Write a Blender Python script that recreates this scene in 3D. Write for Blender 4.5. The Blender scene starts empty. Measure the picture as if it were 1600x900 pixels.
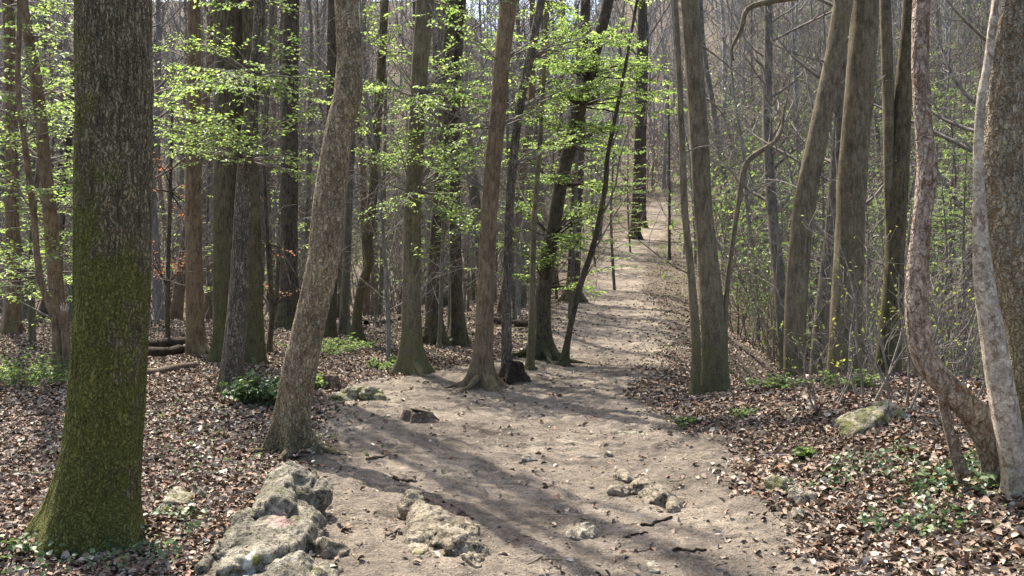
import bpy, math, random
import numpy as np
from mathutils import Vector

# ------------------------------------------------------------------ camera, world, sun, exposure
sc = bpy.context.scene
col = sc.collection
EYE = 1.6
F = 1555.0            # focal length in photo pixels (1600 wide)
HOR = 400.0           # horizon row in the photo
cam_d = bpy.data.cameras.new("camera")
cam_d.sensor_width = 36.0
cam_d.lens = 36.0 * F / 1600.0
cam_d.shift_y = -(450.0 - HOR) / 1600.0
cam_d.clip_start = 0.05
cam_d.clip_end = 2000.0
cam = bpy.data.objects.new("camera", cam_d)
cam.location = (0, 0, EYE)
cam.rotation_euler = (math.radians(90), 0, 0)
col.objects.link(cam)
sc.camera = cam

SUN_EL = math.radians(54)
SUN_AZ = (-0.50, 0.866)        # ground direction towards the sun
world = bpy.data.worlds.new("World")
sc.world = world
world.use_nodes = True
wn = world.node_tree
bg = wn.nodes["Background"]
sky = wn.nodes.new("ShaderNodeTexSky")
sky.sky_type = 'NISHITA'
sky.sun_disc = False
sky.sun_elevation = SUN_EL
sky.sun_rotation = math.atan2(SUN_AZ[0], SUN_AZ[1])
sky.air_density = 1.0
sky.dust_density = 3.5
wn.links.new(sky.outputs[0], bg.inputs[0])
bg.inputs[1].default_value = 0.15
sun_d = bpy.data.lights.new("sun", 'SUN')
sun_d.energy = 4.9
sun_d.angle = math.radians(0.6)
sun_d.color = (1.0, 0.94, 0.85)
sun = bpy.data.objects.new("sun", sun_d)
col.objects.link(sun)
sdir = Vector((SUN_AZ[0] * math.cos(SUN_EL), SUN_AZ[1] * math.cos(SUN_EL), math.sin(SUN_EL)))
sun.rotation_euler = sdir.to_track_quat('Z', 'Y').to_euler()
sun.location = (-20, 40, 60)
sc.view_settings.view_transform = 'Standard'
sc.view_settings.look = 'None'
sc.view_settings.exposure = 1.17
sc.view_settings.gamma = 1.0
sc.view_settings.use_curve_mapping = False
sc.render.engine = 'CYCLES'
sc.cycles.use_denoising = True
sc.cycles.max_bounces = 6
sc.cycles.diffuse_bounces = 3
sc.cycles.glossy_bounces = 2
sc.cycles.transmission_bounces = 3
sc.cycles.transparent_max_bounces = 4

# ------------------------------------------------------------------ numpy noise
def _hash(ix, iy, iz, seed):
    h = (ix.astype(np.int64) * 374761393 + iy.astype(np.int64) * 668265263 + iz.astype(np.int64) * 2147483647 + seed * 144269) & 0xffffffff
    h = ((h ^ (h >> 13)) * 1274126177) & 0xffffffff
    h = ((h ^ (h >> 16)) * 2246822519) & 0xffffffff
    return ((h ^ (h >> 15)) & 0xffffff) / float(0xffffff)

def vnoise(x, y, z=0.0, seed=0):
    x = np.asarray(x, float); y = np.asarray(y, float); z = np.zeros_like(x) + z
    x0, y0, z0 = np.floor(x), np.floor(y), np.floor(z)
    fx, fy, fz = x - x0, y - y0, z - z0
    fx = fx * fx * (3 - 2 * fx); fy = fy * fy * (3 - 2 * fy); fz = fz * fz * (3 - 2 * fz)
    r = 0
    for dz in (0, 1):
        wz = fz if dz else 1 - fz
        for dy in (0, 1):
            wy = fy if dy else 1 - fy
            for dx in (0, 1):
                wx = fx if dx else 1 - fx
                r = r + _hash(x0 + dx, y0 + dy, z0 + dz, seed) * wx * wy * wz
    return r * 2 - 1

def fbm(x, y, z=0.0, seed=0, octs=4, gain=0.5):
    a, r, t = 1.0, 0, 0
    x = np.asarray(x, float); y = np.asarray(y, float); z = np.asarray(z, float)
    for i in range(octs):
        f = 2.03 ** i
        r = r + a * vnoise(x * f, y * f, z * f, seed + i * 17)
        t += a
        a *= gain
    return r / t

def sstep(a, b, x):
    t = np.clip((x - a) / (b - a), 0, 1)
    return t * t * (3 - 2 * t)

# ------------------------------------------------------------------ terrain
XR_Y = [-10, 0, 5, 7.8, 10, 12.4, 16.6, 25, 38, 50, 70, 85, 100, 400]
XR_X = [1.7, 1.7, 1.67, 1.75, 1.5, 1.6, 2.5, 3.85, 4.9, 6.75, 11.0, 13.4, 13.0, 13.0]
XL_Y = [-10, 0, 5, 7.8, 10, 12.4, 14, 17, 25, 38, 50, 70, 85, 100, 400]
XL_X = [-1.2, -1.2, -1.3, -1.6, -1.95, -2.15, -1.3, 0.1, 1.0, 2.7, 4.6, 8.7, 11.7, 12.4, 12.9]
ZP_Y = [-10, 0, 10, 13, 18, 23, 30, 38, 50, 70, 85, 120, 200, 320, 400]
ZP_Z = [0, 0, 0, -0.02, -0.12, 0.05, 0.2, 0.45, 1.6, 3.9, 6.0, 14, 34, 50, 55]
ZR_Y = [-10, 0, 9.6, 10.6, 12, 14, 20, 30, 40, 55, 70, 100, 150, 220, 320, 400]
ZR_Z = [.3, .3, .36, .30, -0.3, -1.0, -2.2, -2.0, -0.3, 3.5, 8.5, 20, 42, 68, 88, 92]
ZL_Y = [-10, 0, 20, 26, 40, 60, 80, 110, 150, 220, 320, 400]
ZL_Z = [.04, .04, .1, -.1, -1.3, -1.5, 2.5, 14, 31, 58, 80, 84]

def xr(y): return np.interp(y, XR_Y, XR_X)
def xl(y): return np.interp(y, XL_Y, XL_X)

def base_z(x, y):
    x = np.asarray(x, float); y = np.asarray(y, float)
    R, L = xr(y), xl(y)
    zp = np.interp(y, ZP_Y, ZP_Z)
    zr = np.interp(y, ZR_Y, ZR_Z)
    zl = np.interp(y, ZL_Y, ZL_Z)
    wid_r = np.interp(y, [0, 9, 13, 25, 60, 120], [1.5, 1.3, 2.4, 5, 9, 20])
    wid_l = np.interp(y, [0, 15, 25, 60, 120], [1.0, 3, 8, 14, 30])
    wr = sstep(0.0, 1.0, (x - R) / wid_r)
    wl = sstep(0.0, 1.0, (L - x) / wid_l)
    z = zp + (zr - zp) * wr + (zl - zp) * wl
    z = z + 0.04 * np.maximum(0, x - R - 10) * sstep(15, 50, y)
    return z

def path_mask(x, y):
    """1 on the trodden earth, 0 under the trees"""
    x = np.asarray(x, float); y = np.asarray(y, float)
    n = 0.32 * fbm(x * 1.3, y * 1.3, 0, 5, 3) + 0.12 * fbm(x * 6, y * 6, 0, 9, 2)
    n = n * np.interp(y, [0, 15, 60], [1, 1, 1.6])
    e = np.minimum(x - xl(y), xr(y) - x) + n
    k = np.interp(y, [0, 12, 25, 60], [1, 1.2, 3.2, 4.5])
    m = sstep(-0.28, 0.30, e / k)
    return m * (1 - sstep(84, 90, y))

def ground_z(x, y):
    x = np.asarray(x, float); y = np.asarray(y, float)
    z = base_z(x, y)
    pm = path_mask(x, y)
    far = np.interp(y, [0, 15, 50, 150], [1, 1, 3, 12])
    z = z + 0.035 * far * fbm(x * 0.55, y * 0.55, 0, 1, 3)
    z = z + 0.028 * fbm(x * 3.1, y * 2.6, 0, 2, 3)
    z = z - 0.022 * pm * sstep(.15, .5, fbm(x * 4.2, y * 2.9, 0, 61, 2)) * (y < 40)
    z = z + 0.020 * fbm(x * 11, y * 11, 0, 3, 3, .6) * (y < 30)
    # shallow worn run down the middle of the path
    c = 0.5 * (xl(y) + xr(y)) + 0.25
    z = z - 0.045 * pm * np.exp(-((x - c) / 0.8) ** 2)
    return z

def gz(x, y): return float(ground_z(np.array([x]), np.array([y]))[0])

def ray_ground(px, py):
    """where the line of sight through a photo pixel meets the ground"""
    t = np.linspace(3.0, 120, 12000)
    x = (px - 800) / F * t
    z = EYE + (HOR - py) / F * t
    g = ground_z(x, t)
    i = int(np.argmax(z < g))
    return float(x[i]), float(t[i]), float(g[i])

def PX(px, py, d): return np.array([(px - 800) / F * d, d, EYE + (HOR - py) / F * d])

# ------------------------------------------------------------------ materials
def nmat(name):
    m = bpy.data.materials.new(name)
    m.use_nodes = True
    nt = m.node_tree
    return m, nt, nt.nodes["Principled BSDF"]

def ramp(nt, stops, fac, interp='LINEAR'):
    r = nt.nodes.new("ShaderNodeValToRGB")
    cr = r.color_ramp
    cr.interpolation = interp
    while len(cr.elements) < len(stops): cr.elements.new(0.5)
    for e, (p, c) in zip(cr.elements, stops):
        e.position = p
        e.color = (c[0], c[1], c[2], 1) if not isinstance(c, (int, float)) else (c, c, c, 1)
    if fac is not None: nt.links.new(fac, r.inputs[0])
    return r.outputs[0]

def noise(nt, vec, scale, detail=4, rough=0.6, dist=0.0, out=0):
    n = nt.nodes.new("ShaderNodeTexNoise")
    n.inputs['Scale'].default_value = scale
    n.inputs['Detail'].default_value = detail
    n.inputs['Roughness'].default_value = rough
    n.inputs['Distortion'].default_value = dist
    if vec is not None: nt.links.new(vec, n.inputs['Vector'])
    return n.outputs[out]

def coords(nt, scale=(1, 1, 1), kind='Object'):
    tc = nt.nodes.new("ShaderNodeTexCoord")
    mp = nt.nodes.new("ShaderNodeMapping")
    mp.inputs['Scale'].default_value = scale
    nt.links.new(tc.outputs[kind], mp.inputs[0])
    return mp.outputs[0]

def mix(nt, fac, a, b, mode='MIX'):
    m = nt.nodes.new("ShaderNodeMix")
    m.data_type = 'RGBA'
    m.blend_type = mode
    for s, v in ((0, fac), (6, a), (7, b)):
        if hasattr(v, 'is_linked'): nt.links.new(v, m.inputs[s])
        elif isinstance(v, (int, float)): m.inputs[s].default_value = v
        else: m.inputs[s].default_value = (v[0], v[1], v[2], 1)
    return m.outputs[2]

def math_n(nt, op, a, b=0.0, clamp=False):
    m = nt.nodes.new("ShaderNodeMath"); m.operation = op; m.use_clamp = clamp
    for s, v in ((0, a), (1, b)):
        if hasattr(v, 'is_linked'): nt.links.new(v, m.inputs[s])
        else: m.inputs[s].default_value = v
    return m.outputs[0]

def bump(nt, bsdf, h, strength, dist):
    b = nt.nodes.new("ShaderNodeBump")
    b.inputs['Strength'].default_value = strength
    b.inputs['Distance'].default_value = dist
    nt.links.new(h, b.inputs['Height'])
    nt.links.new(b.outputs[0], bsdf.inputs['Normal'])

def bark(name, dark, light, patch=None, patch_amt=0.0, moss=0.0, moss_top=1.0, zs=0.18, scale=22, bump_d=0.012,
         lichen=0.0, moss_col=(0.075, 0.09, 0.016), furrow=1.0, moss_side=0.0, crack=0.0, crack_scale=30, patch_scale=24, moss_bias=0.0):
    m, nt, b = nmat(name)
    v = coords(nt, (1, 1, zs))
    v1 = coords(nt)
    n1 = noise(nt, v, scale, 6, 0.7, 0.4)
    n2 = noise(nt, v1, 4, 5, 0.65)
    n3 = noise(nt, v1, 75, 4, 0.7)
    c = ramp(nt, [(0.5 - 0.14 * furrow, dark), (0.5 + 0.14 * furrow, light)], n1)
    c = mix(nt, 0.8, c, ramp(nt, [(0.3, (0.5, 0.5, 0.5)), (0.7, (1.35, 1.3, 1.25))], n2), 'MULTIPLY')
    h = math_n(nt, 'ADD', n1, math_n(nt, 'MULTIPLY', n3, 0.45))
    if crack:
        wv = mix(nt, 0.12, v, noise(nt, v1, 9, 3, 0.6, 0, 1), 'ADD')
        vo = nt.nodes.new("ShaderNodeTexVoronoi"); vo.feature = 'DISTANCE_TO_EDGE'; vo.inputs['Scale'].default_value = crack_scale
        nt.links.new(wv, vo.inputs['Vector'])
        ck = ramp(nt, [(0.0, 0.0), (0.20, 1.0)], vo.outputs['Distance'])
        c = mix(nt, crack, c, mix(nt, ck, [k * .45 for k in dark], (1.2, 1.2, 1.2)), 'MULTIPLY') if False else mix(nt, math_n(nt, 'MULTIPLY', math_n(nt, 'SUBTRACT', 1.0, ck), crack), c, [k * .5 for k in dark])
        h = math_n(nt, 'ADD', math_n(nt, 'MULTIPLY', ck, 1.2), h)
    if patch:
        pm = ramp(nt, [(0.60 - 0.3 * patch_amt, 0.0), (0.66 - 0.3 * patch_amt, 1.0)], noise(nt, coords(nt, (1, 1, 0.6)), patch_scale, 6, 0.72, 0.5))
        c = mix(nt, pm, c, patch)
        h = math_n(nt, 'SUBTRACT', h, math_n(nt, 'MULTIPLY', pm, 0.35))
    if lichen:
        lm = ramp(nt, [(0.58, 0.0), (0.63, lichen)], noise(nt, v1, 42, 5, 0.65, 0.5))
        c = mix(nt, lm, c, (0.42, 0.41, 0.33))
    c = mix(nt, 0.75, c, ramp(nt, [(0.32, (0.5, 0.5, 0.5)), (0.65, (1.35, 1.35, 1.35))], n3), 'MULTIPLY')
    if moss:
        tc = nt.nodes.new("ShaderNodeTexCoord")
        sp = nt.nodes.new("ShaderNodeSeparateXYZ"); nt.links.new(tc.outputs['Object'], sp.inputs[0])
        zf = math_n(nt, 'MULTIPLY', sp.outputs[2], -1.0 / moss_top)
        zf = math_n(nt, 'ADD', zf, 1.0 + moss_bias)
        zf = math_n(nt, 'MAXIMUM', zf, moss_bias)
        if moss_side:
            g = nt.nodes.new("ShaderNodeNewGeometry")
            s2 = nt.nodes.new("ShaderNodeSeparateXYZ"); nt.links.new(g.outputs['Normal'], s2.inputs[0])
            zf = math_n(nt, 'ADD', zf, math_n(nt, 'MULTIPLY', s2.outputs[0], -moss_side))
        a = math_n(nt, 'ADD', math_n(nt, 'MULTIPLY', zf, 0.42), math_n(nt, 'SUBTRACT', math_n(nt, 'MULTIPLY', n2, 1.35), 0.30))
        a = math_n(nt, 'ADD', a, math_n(nt, 'MULTIPLY', n1, 0.65)); a = math_n(nt, 'SUBTRACT', a, 0.05)
        mm = ramp(nt, [(0.84, 0.0), (0.98, moss)], a)
        mc = mix(nt, ramp(nt, [(0.3, 0.0), (0.7, 1.0)], n3), [k * 0.35 for k in moss_col], [k * 1.6 for k in moss_col])
        c = mix(nt, mm, c, mc)
    nt.links.new(c, b.inputs['Base Color'])
    b.inputs['Roughness'].default_value = 0.9
    b.inputs['Specular IOR Level'].default_value = 0.15
    bump(nt, b, h, 1.0, bump_d)
    return m

def leafmat(name, stops, trans=None, rough=0.5, tr_fac=0.5):
    m, nt, b = nmat(name)
    at = nt.nodes.new("ShaderNodeAttribute"); at.attribute_name = "rnd"
    c = ramp(nt, stops, at.outputs['Fac'])
    nt.links.new(c, b.inputs['Base Color'])
    b.inputs['Roughness'].default_value = rough
    b.inputs['Specular IOR Level'].default_value = 0.35
    if trans:
        t = nt.nodes.new("ShaderNodeBsdfTranslucent")
        tc = mix(nt, 1.0, c, trans, 'MULTIPLY')
        nt.links.new(tc, t.inputs[0])
        ms = nt.nodes.new("ShaderNodeMixShader"); ms.inputs[0].default_value = tr_fac
        nt.links.new(b.outputs[0], ms.inputs[1]); nt.links.new(t.outputs[0], ms.inputs[2])
        nt.links.new(ms.outputs[0], nt.nodes["Material Output"].inputs[0])
    return m

def ground_material():
    m, nt, b = nmat("forest_ground")
    v = coords(nt)
    at = nt.nodes.new("ShaderNodeAttribute"); at.attribute_name = "path"
    big = noise(nt, v, 0.9, 5, 0.6)
    med = noise(nt, v, 7, 5, 0.65)
    fine = noise(nt, v, 55, 4, 0.7)
    vor = nt.nodes.new("ShaderNodeTexVoronoi"); vor.inputs['Scale'].default_value = 38; nt.links.new(v, vor.inputs['Vector'])
    vor2 = nt.nodes.new("ShaderNodeTexVoronoi"); vor2.inputs['Scale'].default_value = 18; nt.links.new(v, vor2.inputs['Vector'])
    dirt = ramp(nt, [(0.3, (0.165, 0.138, 0.110)), (0.5, (0.27, 0.228, 0.180)), (0.7, (0.40, 0.338, 0.262))], big)
    dirt = mix(nt, 0.75, dirt, ramp(nt, [(0.34, (0.42, 0.41, 0.40)), (0.6, (1.25, 1.22, 1.18))], med), 'MULTIPLY')
    dirt = mix(nt, 0.8, dirt, ramp(nt, [(0.3, (0.42, 0.40, 0.38)), (0.62, (1.25, 1.25, 1.25))], fine), 'MULTIPLY')
    spk = ramp(nt, [(0.0, 1.0), (0.16, 1.0), (0.22, 0.0)], vor.outputs['Distance'])
    spk = math_n(nt, 'MULTIPLY', spk, ramp(nt, [(0.52, 0.0), (0.58, 1.0)], noise(nt, v, 20, 2)))
    dirt = mix(nt, math_n(nt, 'MULTIPLY', spk, 0.75), dirt, (0.10, 0.075, 0.055))
    lit = nt.nodes.new("ShaderNodeSeparateColor"); nt.links.new(vor2.outputs['Color'], lit.inputs[0])
    litter = ramp(nt, [(0.0, (0.06, 0.04, 0.028)), (0.35, (0.125, 0.095, 0.068)), (0.6, (0.20, 0.16, 0.12)), (0.8, (0.14, 0.098, 0.068)), (1.0, (0.29, 0.25, 0.195))], lit.outputs[0])
    litter = mix(nt, 0.8, litter, ramp(nt, [(0.3, (0.55, 0.55, 0.55)), (0.65, (1.2, 1.2, 1.2))], med), 'MULTIPLY')
    grn = ramp(nt, [(0.50, 0.0), (0.62, 0.5)], noise(nt, v, 1.1, 6, 0.75))
    litter = mix(nt, grn, litter, (0.09, 0.115, 0.03))
    pm = math_n(nt, 'ADD', at.outputs['Fac'], math_n(nt, 'MULTIPLY', math_n(nt, 'SUBTRACT', med, 0.5), 0.9))
    pm = ramp(nt, [(0.35, 0.0), (0.62, 1.0)], pm)
    c = mix(nt, pm, litter, dirt)
    nt.links.new(c, b.inputs['Base Color'])
    b.inputs['Roughness'].default_value = 0.95
    b.inputs['Specular IOR Level'].default_value = 0.15
    h = math_n(nt, 'ADD', math_n(nt, 'MULTIPLY', med, 1.0), math_n(nt, 'MULTIPLY', fine, 0.6))
    h = math_n(nt, 'SUBTRACT', h, math_n(nt, 'MULTIPLY', spk, -0.15))
    bump(nt, b, h, 1.0, 0.07)
    return m

def rock_material(name, base, light, moss=0.0, mark=None, moss_col=(0.16, 0.17, 0.04)):
    m, nt, b = nmat(name)
    v = coords(nt)
    n1 = noise(nt, v, 4.5, 6, 0.65, 0.6)
    n2 = noise(nt, v, 26, 5, 0.7)
    n3 = noise(nt, v, 110, 3, 0.7)
    c = ramp(nt, [(0.32, base), (0.60, light)], n1)
    c = mix(nt, 0.95, c, ramp(nt, [(0.32, (0.22, 0.20, 0.17)), (0.46, (0.85, 0.83, 0.78)), (0.7, (1.35, 1.33, 1.3))], n2), 'MULTIPLY')
    c = mix(nt, 0.85, c, ramp(nt, [(0.3, (0.55, 0.55, 0.55)), (0.65, (1.3, 1.3, 1.3))], n3), 'MULTIPLY')
    st = noise(nt, coords(nt, (1, 0.22, 1)), 22, 4, 0.6, 0.8)
    c = mix(nt, 0.8, c, ramp(nt, [(0.36, (0.42, 0.40, 0.35)), (0.52, (1.1, 1.1, 1.1))], st), 'MULTIPLY')
    if moss:
        mm = ramp(nt, [(0.62 - 0.2 * moss, 0.0), (0.72 - 0.2 * moss, 0.85)], noise(nt, v, 8, 5, 0.7, 0.4))
        c = mix(nt, mm, c, moss_col)
    wv = mix(nt, 0.25, v, noise(nt, v, 6, 4, 0.7, 0, 1), 'ADD')
    vo = nt.nodes.new("ShaderNodeTexVoronoi"); vo.feature = 'DISTANCE_TO_EDGE'; vo.inputs['Scale'].default_value = 6.5
    nt.links.new(wv, vo.inputs['Vector'])
    ck = ramp(nt, [(0.0, 1.0), (0.035, 0.0)], math_n(nt, 'ADD', vo.outputs['Distance'], math_n(nt, 'MULTIPLY', math_n(nt, 'SUBTRACT', n2, 0.45), 0.12)))
    c = mix(nt, math_n(nt, 'MULTIPLY', ck, 0.75), c, (0.05, 0.042, 0.03))
    if mark:
        for (p, rad, mc, amt) in mark:
            tc = nt.nodes.new("ShaderNodeTexCoord")
            mp = nt.nodes.new("ShaderNodeMapping"); mp.vector_type = 'POINT'
            mp.inputs['Location'].default_value = [-p[i] / rad[i] for i in range(3)]
            mp.inputs['Scale'].default_value = [1 / r for r in rad]
            nt.links.new(tc.outputs['Object'], mp.inputs[0])
            ln = nt.nodes.new("ShaderNodeVectorMath"); ln.operation = 'LENGTH'
            nt.links.new(mp.outputs[0], ln.inputs[0])
            d = math_n(nt, 'ADD', ln.outputs['Value'], math_n(nt, 'MULTIPLY', math_n(nt, 'SUBTRACT', n2, 0.5), 1.6))
            k = ramp(nt, [(0.55, amt), (0.95, 0.0)], d)
            c = mix(nt, k, c, mc)
    nt.links.new(c, b.inputs['Base Color'])
    b.inputs['Roughness'].default_value = 0.88
    b.inputs['Specular IOR Level'].default_value = 0.25
    bump(nt, b, math_n(nt, 'SUBTRACT', math_n(nt, 'ADD', math_n(nt, 'ADD', n2, math_n(nt, 'MULTIPLY', n3, 0.4)), math_n(nt, 'MULTIPLY', st, 0.8)), math_n(nt, 'MULTIPLY', ck, 0.8)), 1.0, 0.025)
    return m

M = {}
M['ground'] = ground_material()
M['oak'] = bark("furrowed_bark", (0.15, 0.122, 0.070), (0.50, 0.42, 0.27), moss=0.85, moss_top=3.0, zs=0.09, scale=70, bump_d=0.02, moss_side=0.32, moss_bias=0.30, moss_col=(0.155, 0.165, 0.032), crack=0.55, crack_scale=52)
M['mottled'] = bark("mottled_bark", (0.20, 0.15, 0.088), (0.62, 0.50, 0.33), patch=(0.30, 0.21, 0.12), patch_amt=0.15, moss=0.4, moss_top=0.9, zs=0.4, scale=34, bump_d=0.018, lichen=0.85, patch_scale=36, crack=0.15, crack_scale=34)
M['hornbeam'] = bark("grey_brown_bark", (0.1, 0.082, 0.052), (0.235, 0.2, 0.135), moss=0.6, moss_top=1.3, zs=0.22, scale=30, bump_d=0.008, moss_bias=0.08, moss_col=(0.085, 0.088, 0.03))
M['warm'] = bark("warm_brown_bark", (0.11, 0.075, 0.046), (0.27, 0.2, 0.13), moss=0.2, moss_top=0.8, zs=0.22, scale=30, bump_d=0.009)
M['dark'] = bark("dark_bark", (0.04, 0.033, 0.025), (0.145, 0.118, 0.085), moss=0.35, moss_top=1.2, zs=0.25, scale=36, bump_d=0.012)
M['mossydark'] = bark("mossy_dark_bark", (0.055, 0.046, 0.028), (0.18, 0.15, 0.092), moss=0.5, moss_top=3.0, zs=0.22, scale=36, bump_d=0.012, moss_side=0.25, moss_col=(0.06, 0.068, 0.016))
M['greyrough'] = bark("grey_cracked_bark", (0.11, 0.09, 0.068), (0.38, 0.325, 0.255), moss=0.35, moss_top=0.7, zs=0.2, scale=45, bump_d=0.014, crack=0.6, crack_scale=40)
M['pale'] = bark("pale_smooth_bark", (0.29, 0.235, 0.175), (0.58, 0.51, 0.41), patch=(0.24, 0.18, 0.125), patch_amt=0.2, moss=0.3, moss_top=0.5, zs=1.2, scale=22, bump_d=0.007, lichen=0.3)
M['plum'] = bark("peeling_plum_bark", (0.25, 0.185, 0.14), (0.58, 0.475, 0.385), patch=(0.23, 0.135, 0.08), patch_amt=0.2, moss=0.35, moss_top=1.0, zs=0.4, scale=32, bump_d=0.014, lichen=0.5, patch_scale=20, crack=0.1, crack_scale=26)
M['plane'] = bark("lichen_crusted_bark", (0.21, 0.17, 0.11), (0.56, 0.475, 0.34), patch=(0.27, 0.185, 0.095), patch_amt=0.2, moss=0.5, moss_top=1.5, zs=0.4, scale=38, bump_d=0.018, lichen=0.85, moss_col=(0.13, 0.13, 0.04), patch_scale=22, crack=0.15, crack_scale=30)
M['far'] = bark("far_tree_bark", (0.09, 0.078, 0.06), (0.235, 0.21, 0.17), moss=0.3, moss_top=3, zs=0.2, scale=16, bump_d=0.008)
M['farpale'] = bark("pale_far_tree_bark", (0.138, 0.129, 0.115), (0.310, 0.293, 0.270), zs=0.2, scale=16, bump_d=0.008)
M['farwood'] = bark("far_wood_bark", (0.185, 0.182, 0.175), (0.40, 0.395, 0.385), zs=0.3, scale=6, bump_d=0.003)
M['twig'] = bark("twig_bark", (0.132, 0.116, 0.099), (0.308, 0.275, 0.242), zs=0.6, scale=10, bump_d=0.003)
M['deadwood'] = bark("dead_wood", (0.07, 0.05, 0.036), (0.24, 0.19, 0.14), zs=1, scale=30, bump_d=0.010)
M['rotten'] = bark("rotten_wood", (0.02, 0.015, 0.011), (0.085, 0.064, 0.046), zs=0.6, scale=30, bump_d=0.014)
M['fresh'] = leafmat("spring_leaf", [(0.0, (0.09, 0.14, 0.04)), (0.5, (0.19, 0.255, 0.075)), (0.85, (0.30, 0.36, 0.12)), (1.0, (0.42, 0.44, 0.20))], trans=(1.5, 1.7, 1.1), rough=0.45, tr_fac=0.55)
M['fresh2'] = leafmat("young_green_leaf", [(0.0, (0.06, 0.10, 0.035)), (0.6, (0.12, 0.175, 0.06)), (1.0, (0.25, 0.30, 0.12))], trans=(1.5, 1.6, 1.0), rough=0.5, tr_fac=0.45)
M['bud'] = leafmat("yellow_green_bud_leaf", [(0.0, (0.24, 0.30, 0.06)), (1.0, (0.42, 0.42, 0.10))], trans=(1.4, 1.4, 1.0), rough=0.5)
M['copper'] = leafmat("withered_copper_leaf", [(0.0, (0.22, 0.09, 0.04)), (1.0, (0.48, 0.24, 0.13))], trans=(1.4, 1.2, 1.0), rough=0.6, tr_fac=0.4)
M['litter'] = leafmat("fallen_leaf", [(0.0, (0.065, 0.046, 0.033)), (0.14, (0.13, 0.092, 0.065)), (0.30, (0.24, 0.178, 0.128)), (0.48, (0.33, 0.255, 0.19)), (0.62, (0.21, 0.148, 0.103)), (0.72, (0.30, 0.185, 0.11)), (0.80, (0.24, 0.11, 0.06)), (0.88, (0.38, 0.31, 0.24)), (1.0, (0.56, 0.49, 0.40))], rough=0.75)
M['ivy'] = leafmat("ivy_leaf", [(0.0, (0.03, 0.055, 0.025)), (0.45, (0.06, 0.10, 0.04)), (0.8, (0.12, 0.17, 0.07)), (1.0, (0.24, 0.29, 0.14))], trans=(1.3, 1.5, 0.9), rough=0.42, tr_fac=0.28)
M['rock'] = rock_material("cream_limestone", (0.15, 0.125, 0.09), (0.36, 0.31, 0.235), moss=0.2, moss_col=(0.22, 0.20, 0.08))
M['rock_grey'] = rock_material("grey_limestone", (0.20, 0.175, 0.135), (0.44, 0.395, 0.32))
M['rock_moss'] = rock_material("mossy_limestone", (0.20, 0.175, 0.12), (0.46, 0.42, 0.33), moss=0.7)
M['pebble'] = rock_material("pebble_stone", (0.22, 0.18, 0.14), (0.46, 0.40, 0.33))

# ------------------------------------------------------------------ mesh helpers
class MB:
    def __init__(s):
        s.v = []; s.q = []; s.t = []; s.n = 0; s.rv = []; s.has = False
    def add(s, verts, quads=None, tris=None, rnd=None):
        verts = np.asarray(verts, np.float32).reshape(-1, 3)
        s.v.append(verts)
        if quads is not None and len(quads): s.q.append(np.asarray(quads, np.int32).reshape(-1, 4) + s.n)
        if tris is not None and len(tris): s.t.append(np.asarray(tris, np.int32).reshape(-1, 3) + s.n)
        if rnd is None: s.rv.append(np.zeros(len(verts), np.float32))
        else: s.rv.append(np.asarray(rnd, np.float32)); s.has = True
        s.n += len(verts)
    def arrays(s):
        V = np.concatenate(s.v) if s.v else np.zeros((0, 3), np.float32)
        Q = np.concatenate(s.q) if s.q else np.zeros((0, 4), np.int32)
        T = np.concatenate(s.t) if s.t else np.zeros((0, 3), np.int32)
        R = np.concatenate(s.rv) if s.rv else np.zeros(0, np.float32)
        return V, Q, T, R
    def mesh(s, name, mat, smooth=True, attrs=None):
        V, Q, T, R = s.arrays()
        me = bpy.data.meshes.new(name)
        me.vertices.add(len(V)); me.vertices.foreach_set("co", V.ravel())
        nl = len(Q) * 4 + len(T) * 3
        me.loops.add(nl)
        me.loops.foreach_set("vertex_index", np.concatenate([Q.ravel(), T.ravel()]).astype(np.int32))
        me.polygons.add(len(Q) + len(T))
        st = np.concatenate([np.arange(len(Q)) * 4, len(Q) * 4 + np.arange(len(T)) * 3]).astype(np.int32)
        me.polygons.foreach_set("loop_start", st)
        me.update(calc_edges=True)
        if smooth: me.polygons.foreach_set("use_smooth", np.ones(len(Q) + len(T), bool))
        if s.has:
            a = me.attributes.new("rnd", 'FLOAT', 'POINT'); a.data.foreach_set("value", R)
        for k, arr in (attrs or {}).items():
            a = me.attributes.new(k, 'FLOAT', 'POINT'); a.data.foreach_set("value", arr.astype(np.float32))
        me.materials.append(mat)
        me.validate()
        return me

def link(name, me, parent=None, loc=(0, 0, 0)):
    o = bpy.data.objects.new(name, me)
    col.objects.link(o)
    o.location = loc
    if parent is not None: o.parent = parent
    return o

def tag(o, label=None, cat=None, group=None, kind=None):
    if label: o['label'] = label
    if cat: o['category'] = cat
    if group: o['group'] = group
    if kind: o['kind'] = kind
    return o

def empty(name, loc, rz=0.0):
    o = bpy.data.objects.new(name, None)
    o.empty_display_size = 0.2
    o.location = loc
    o.rotation_euler = (0, 0, rz)
    col.objects.link(o)
    return o

def unit(v):
    n = np.linalg.norm(v)
    return v / n if n > 1e-9 else np.array([0, 0, 1.0])

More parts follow.
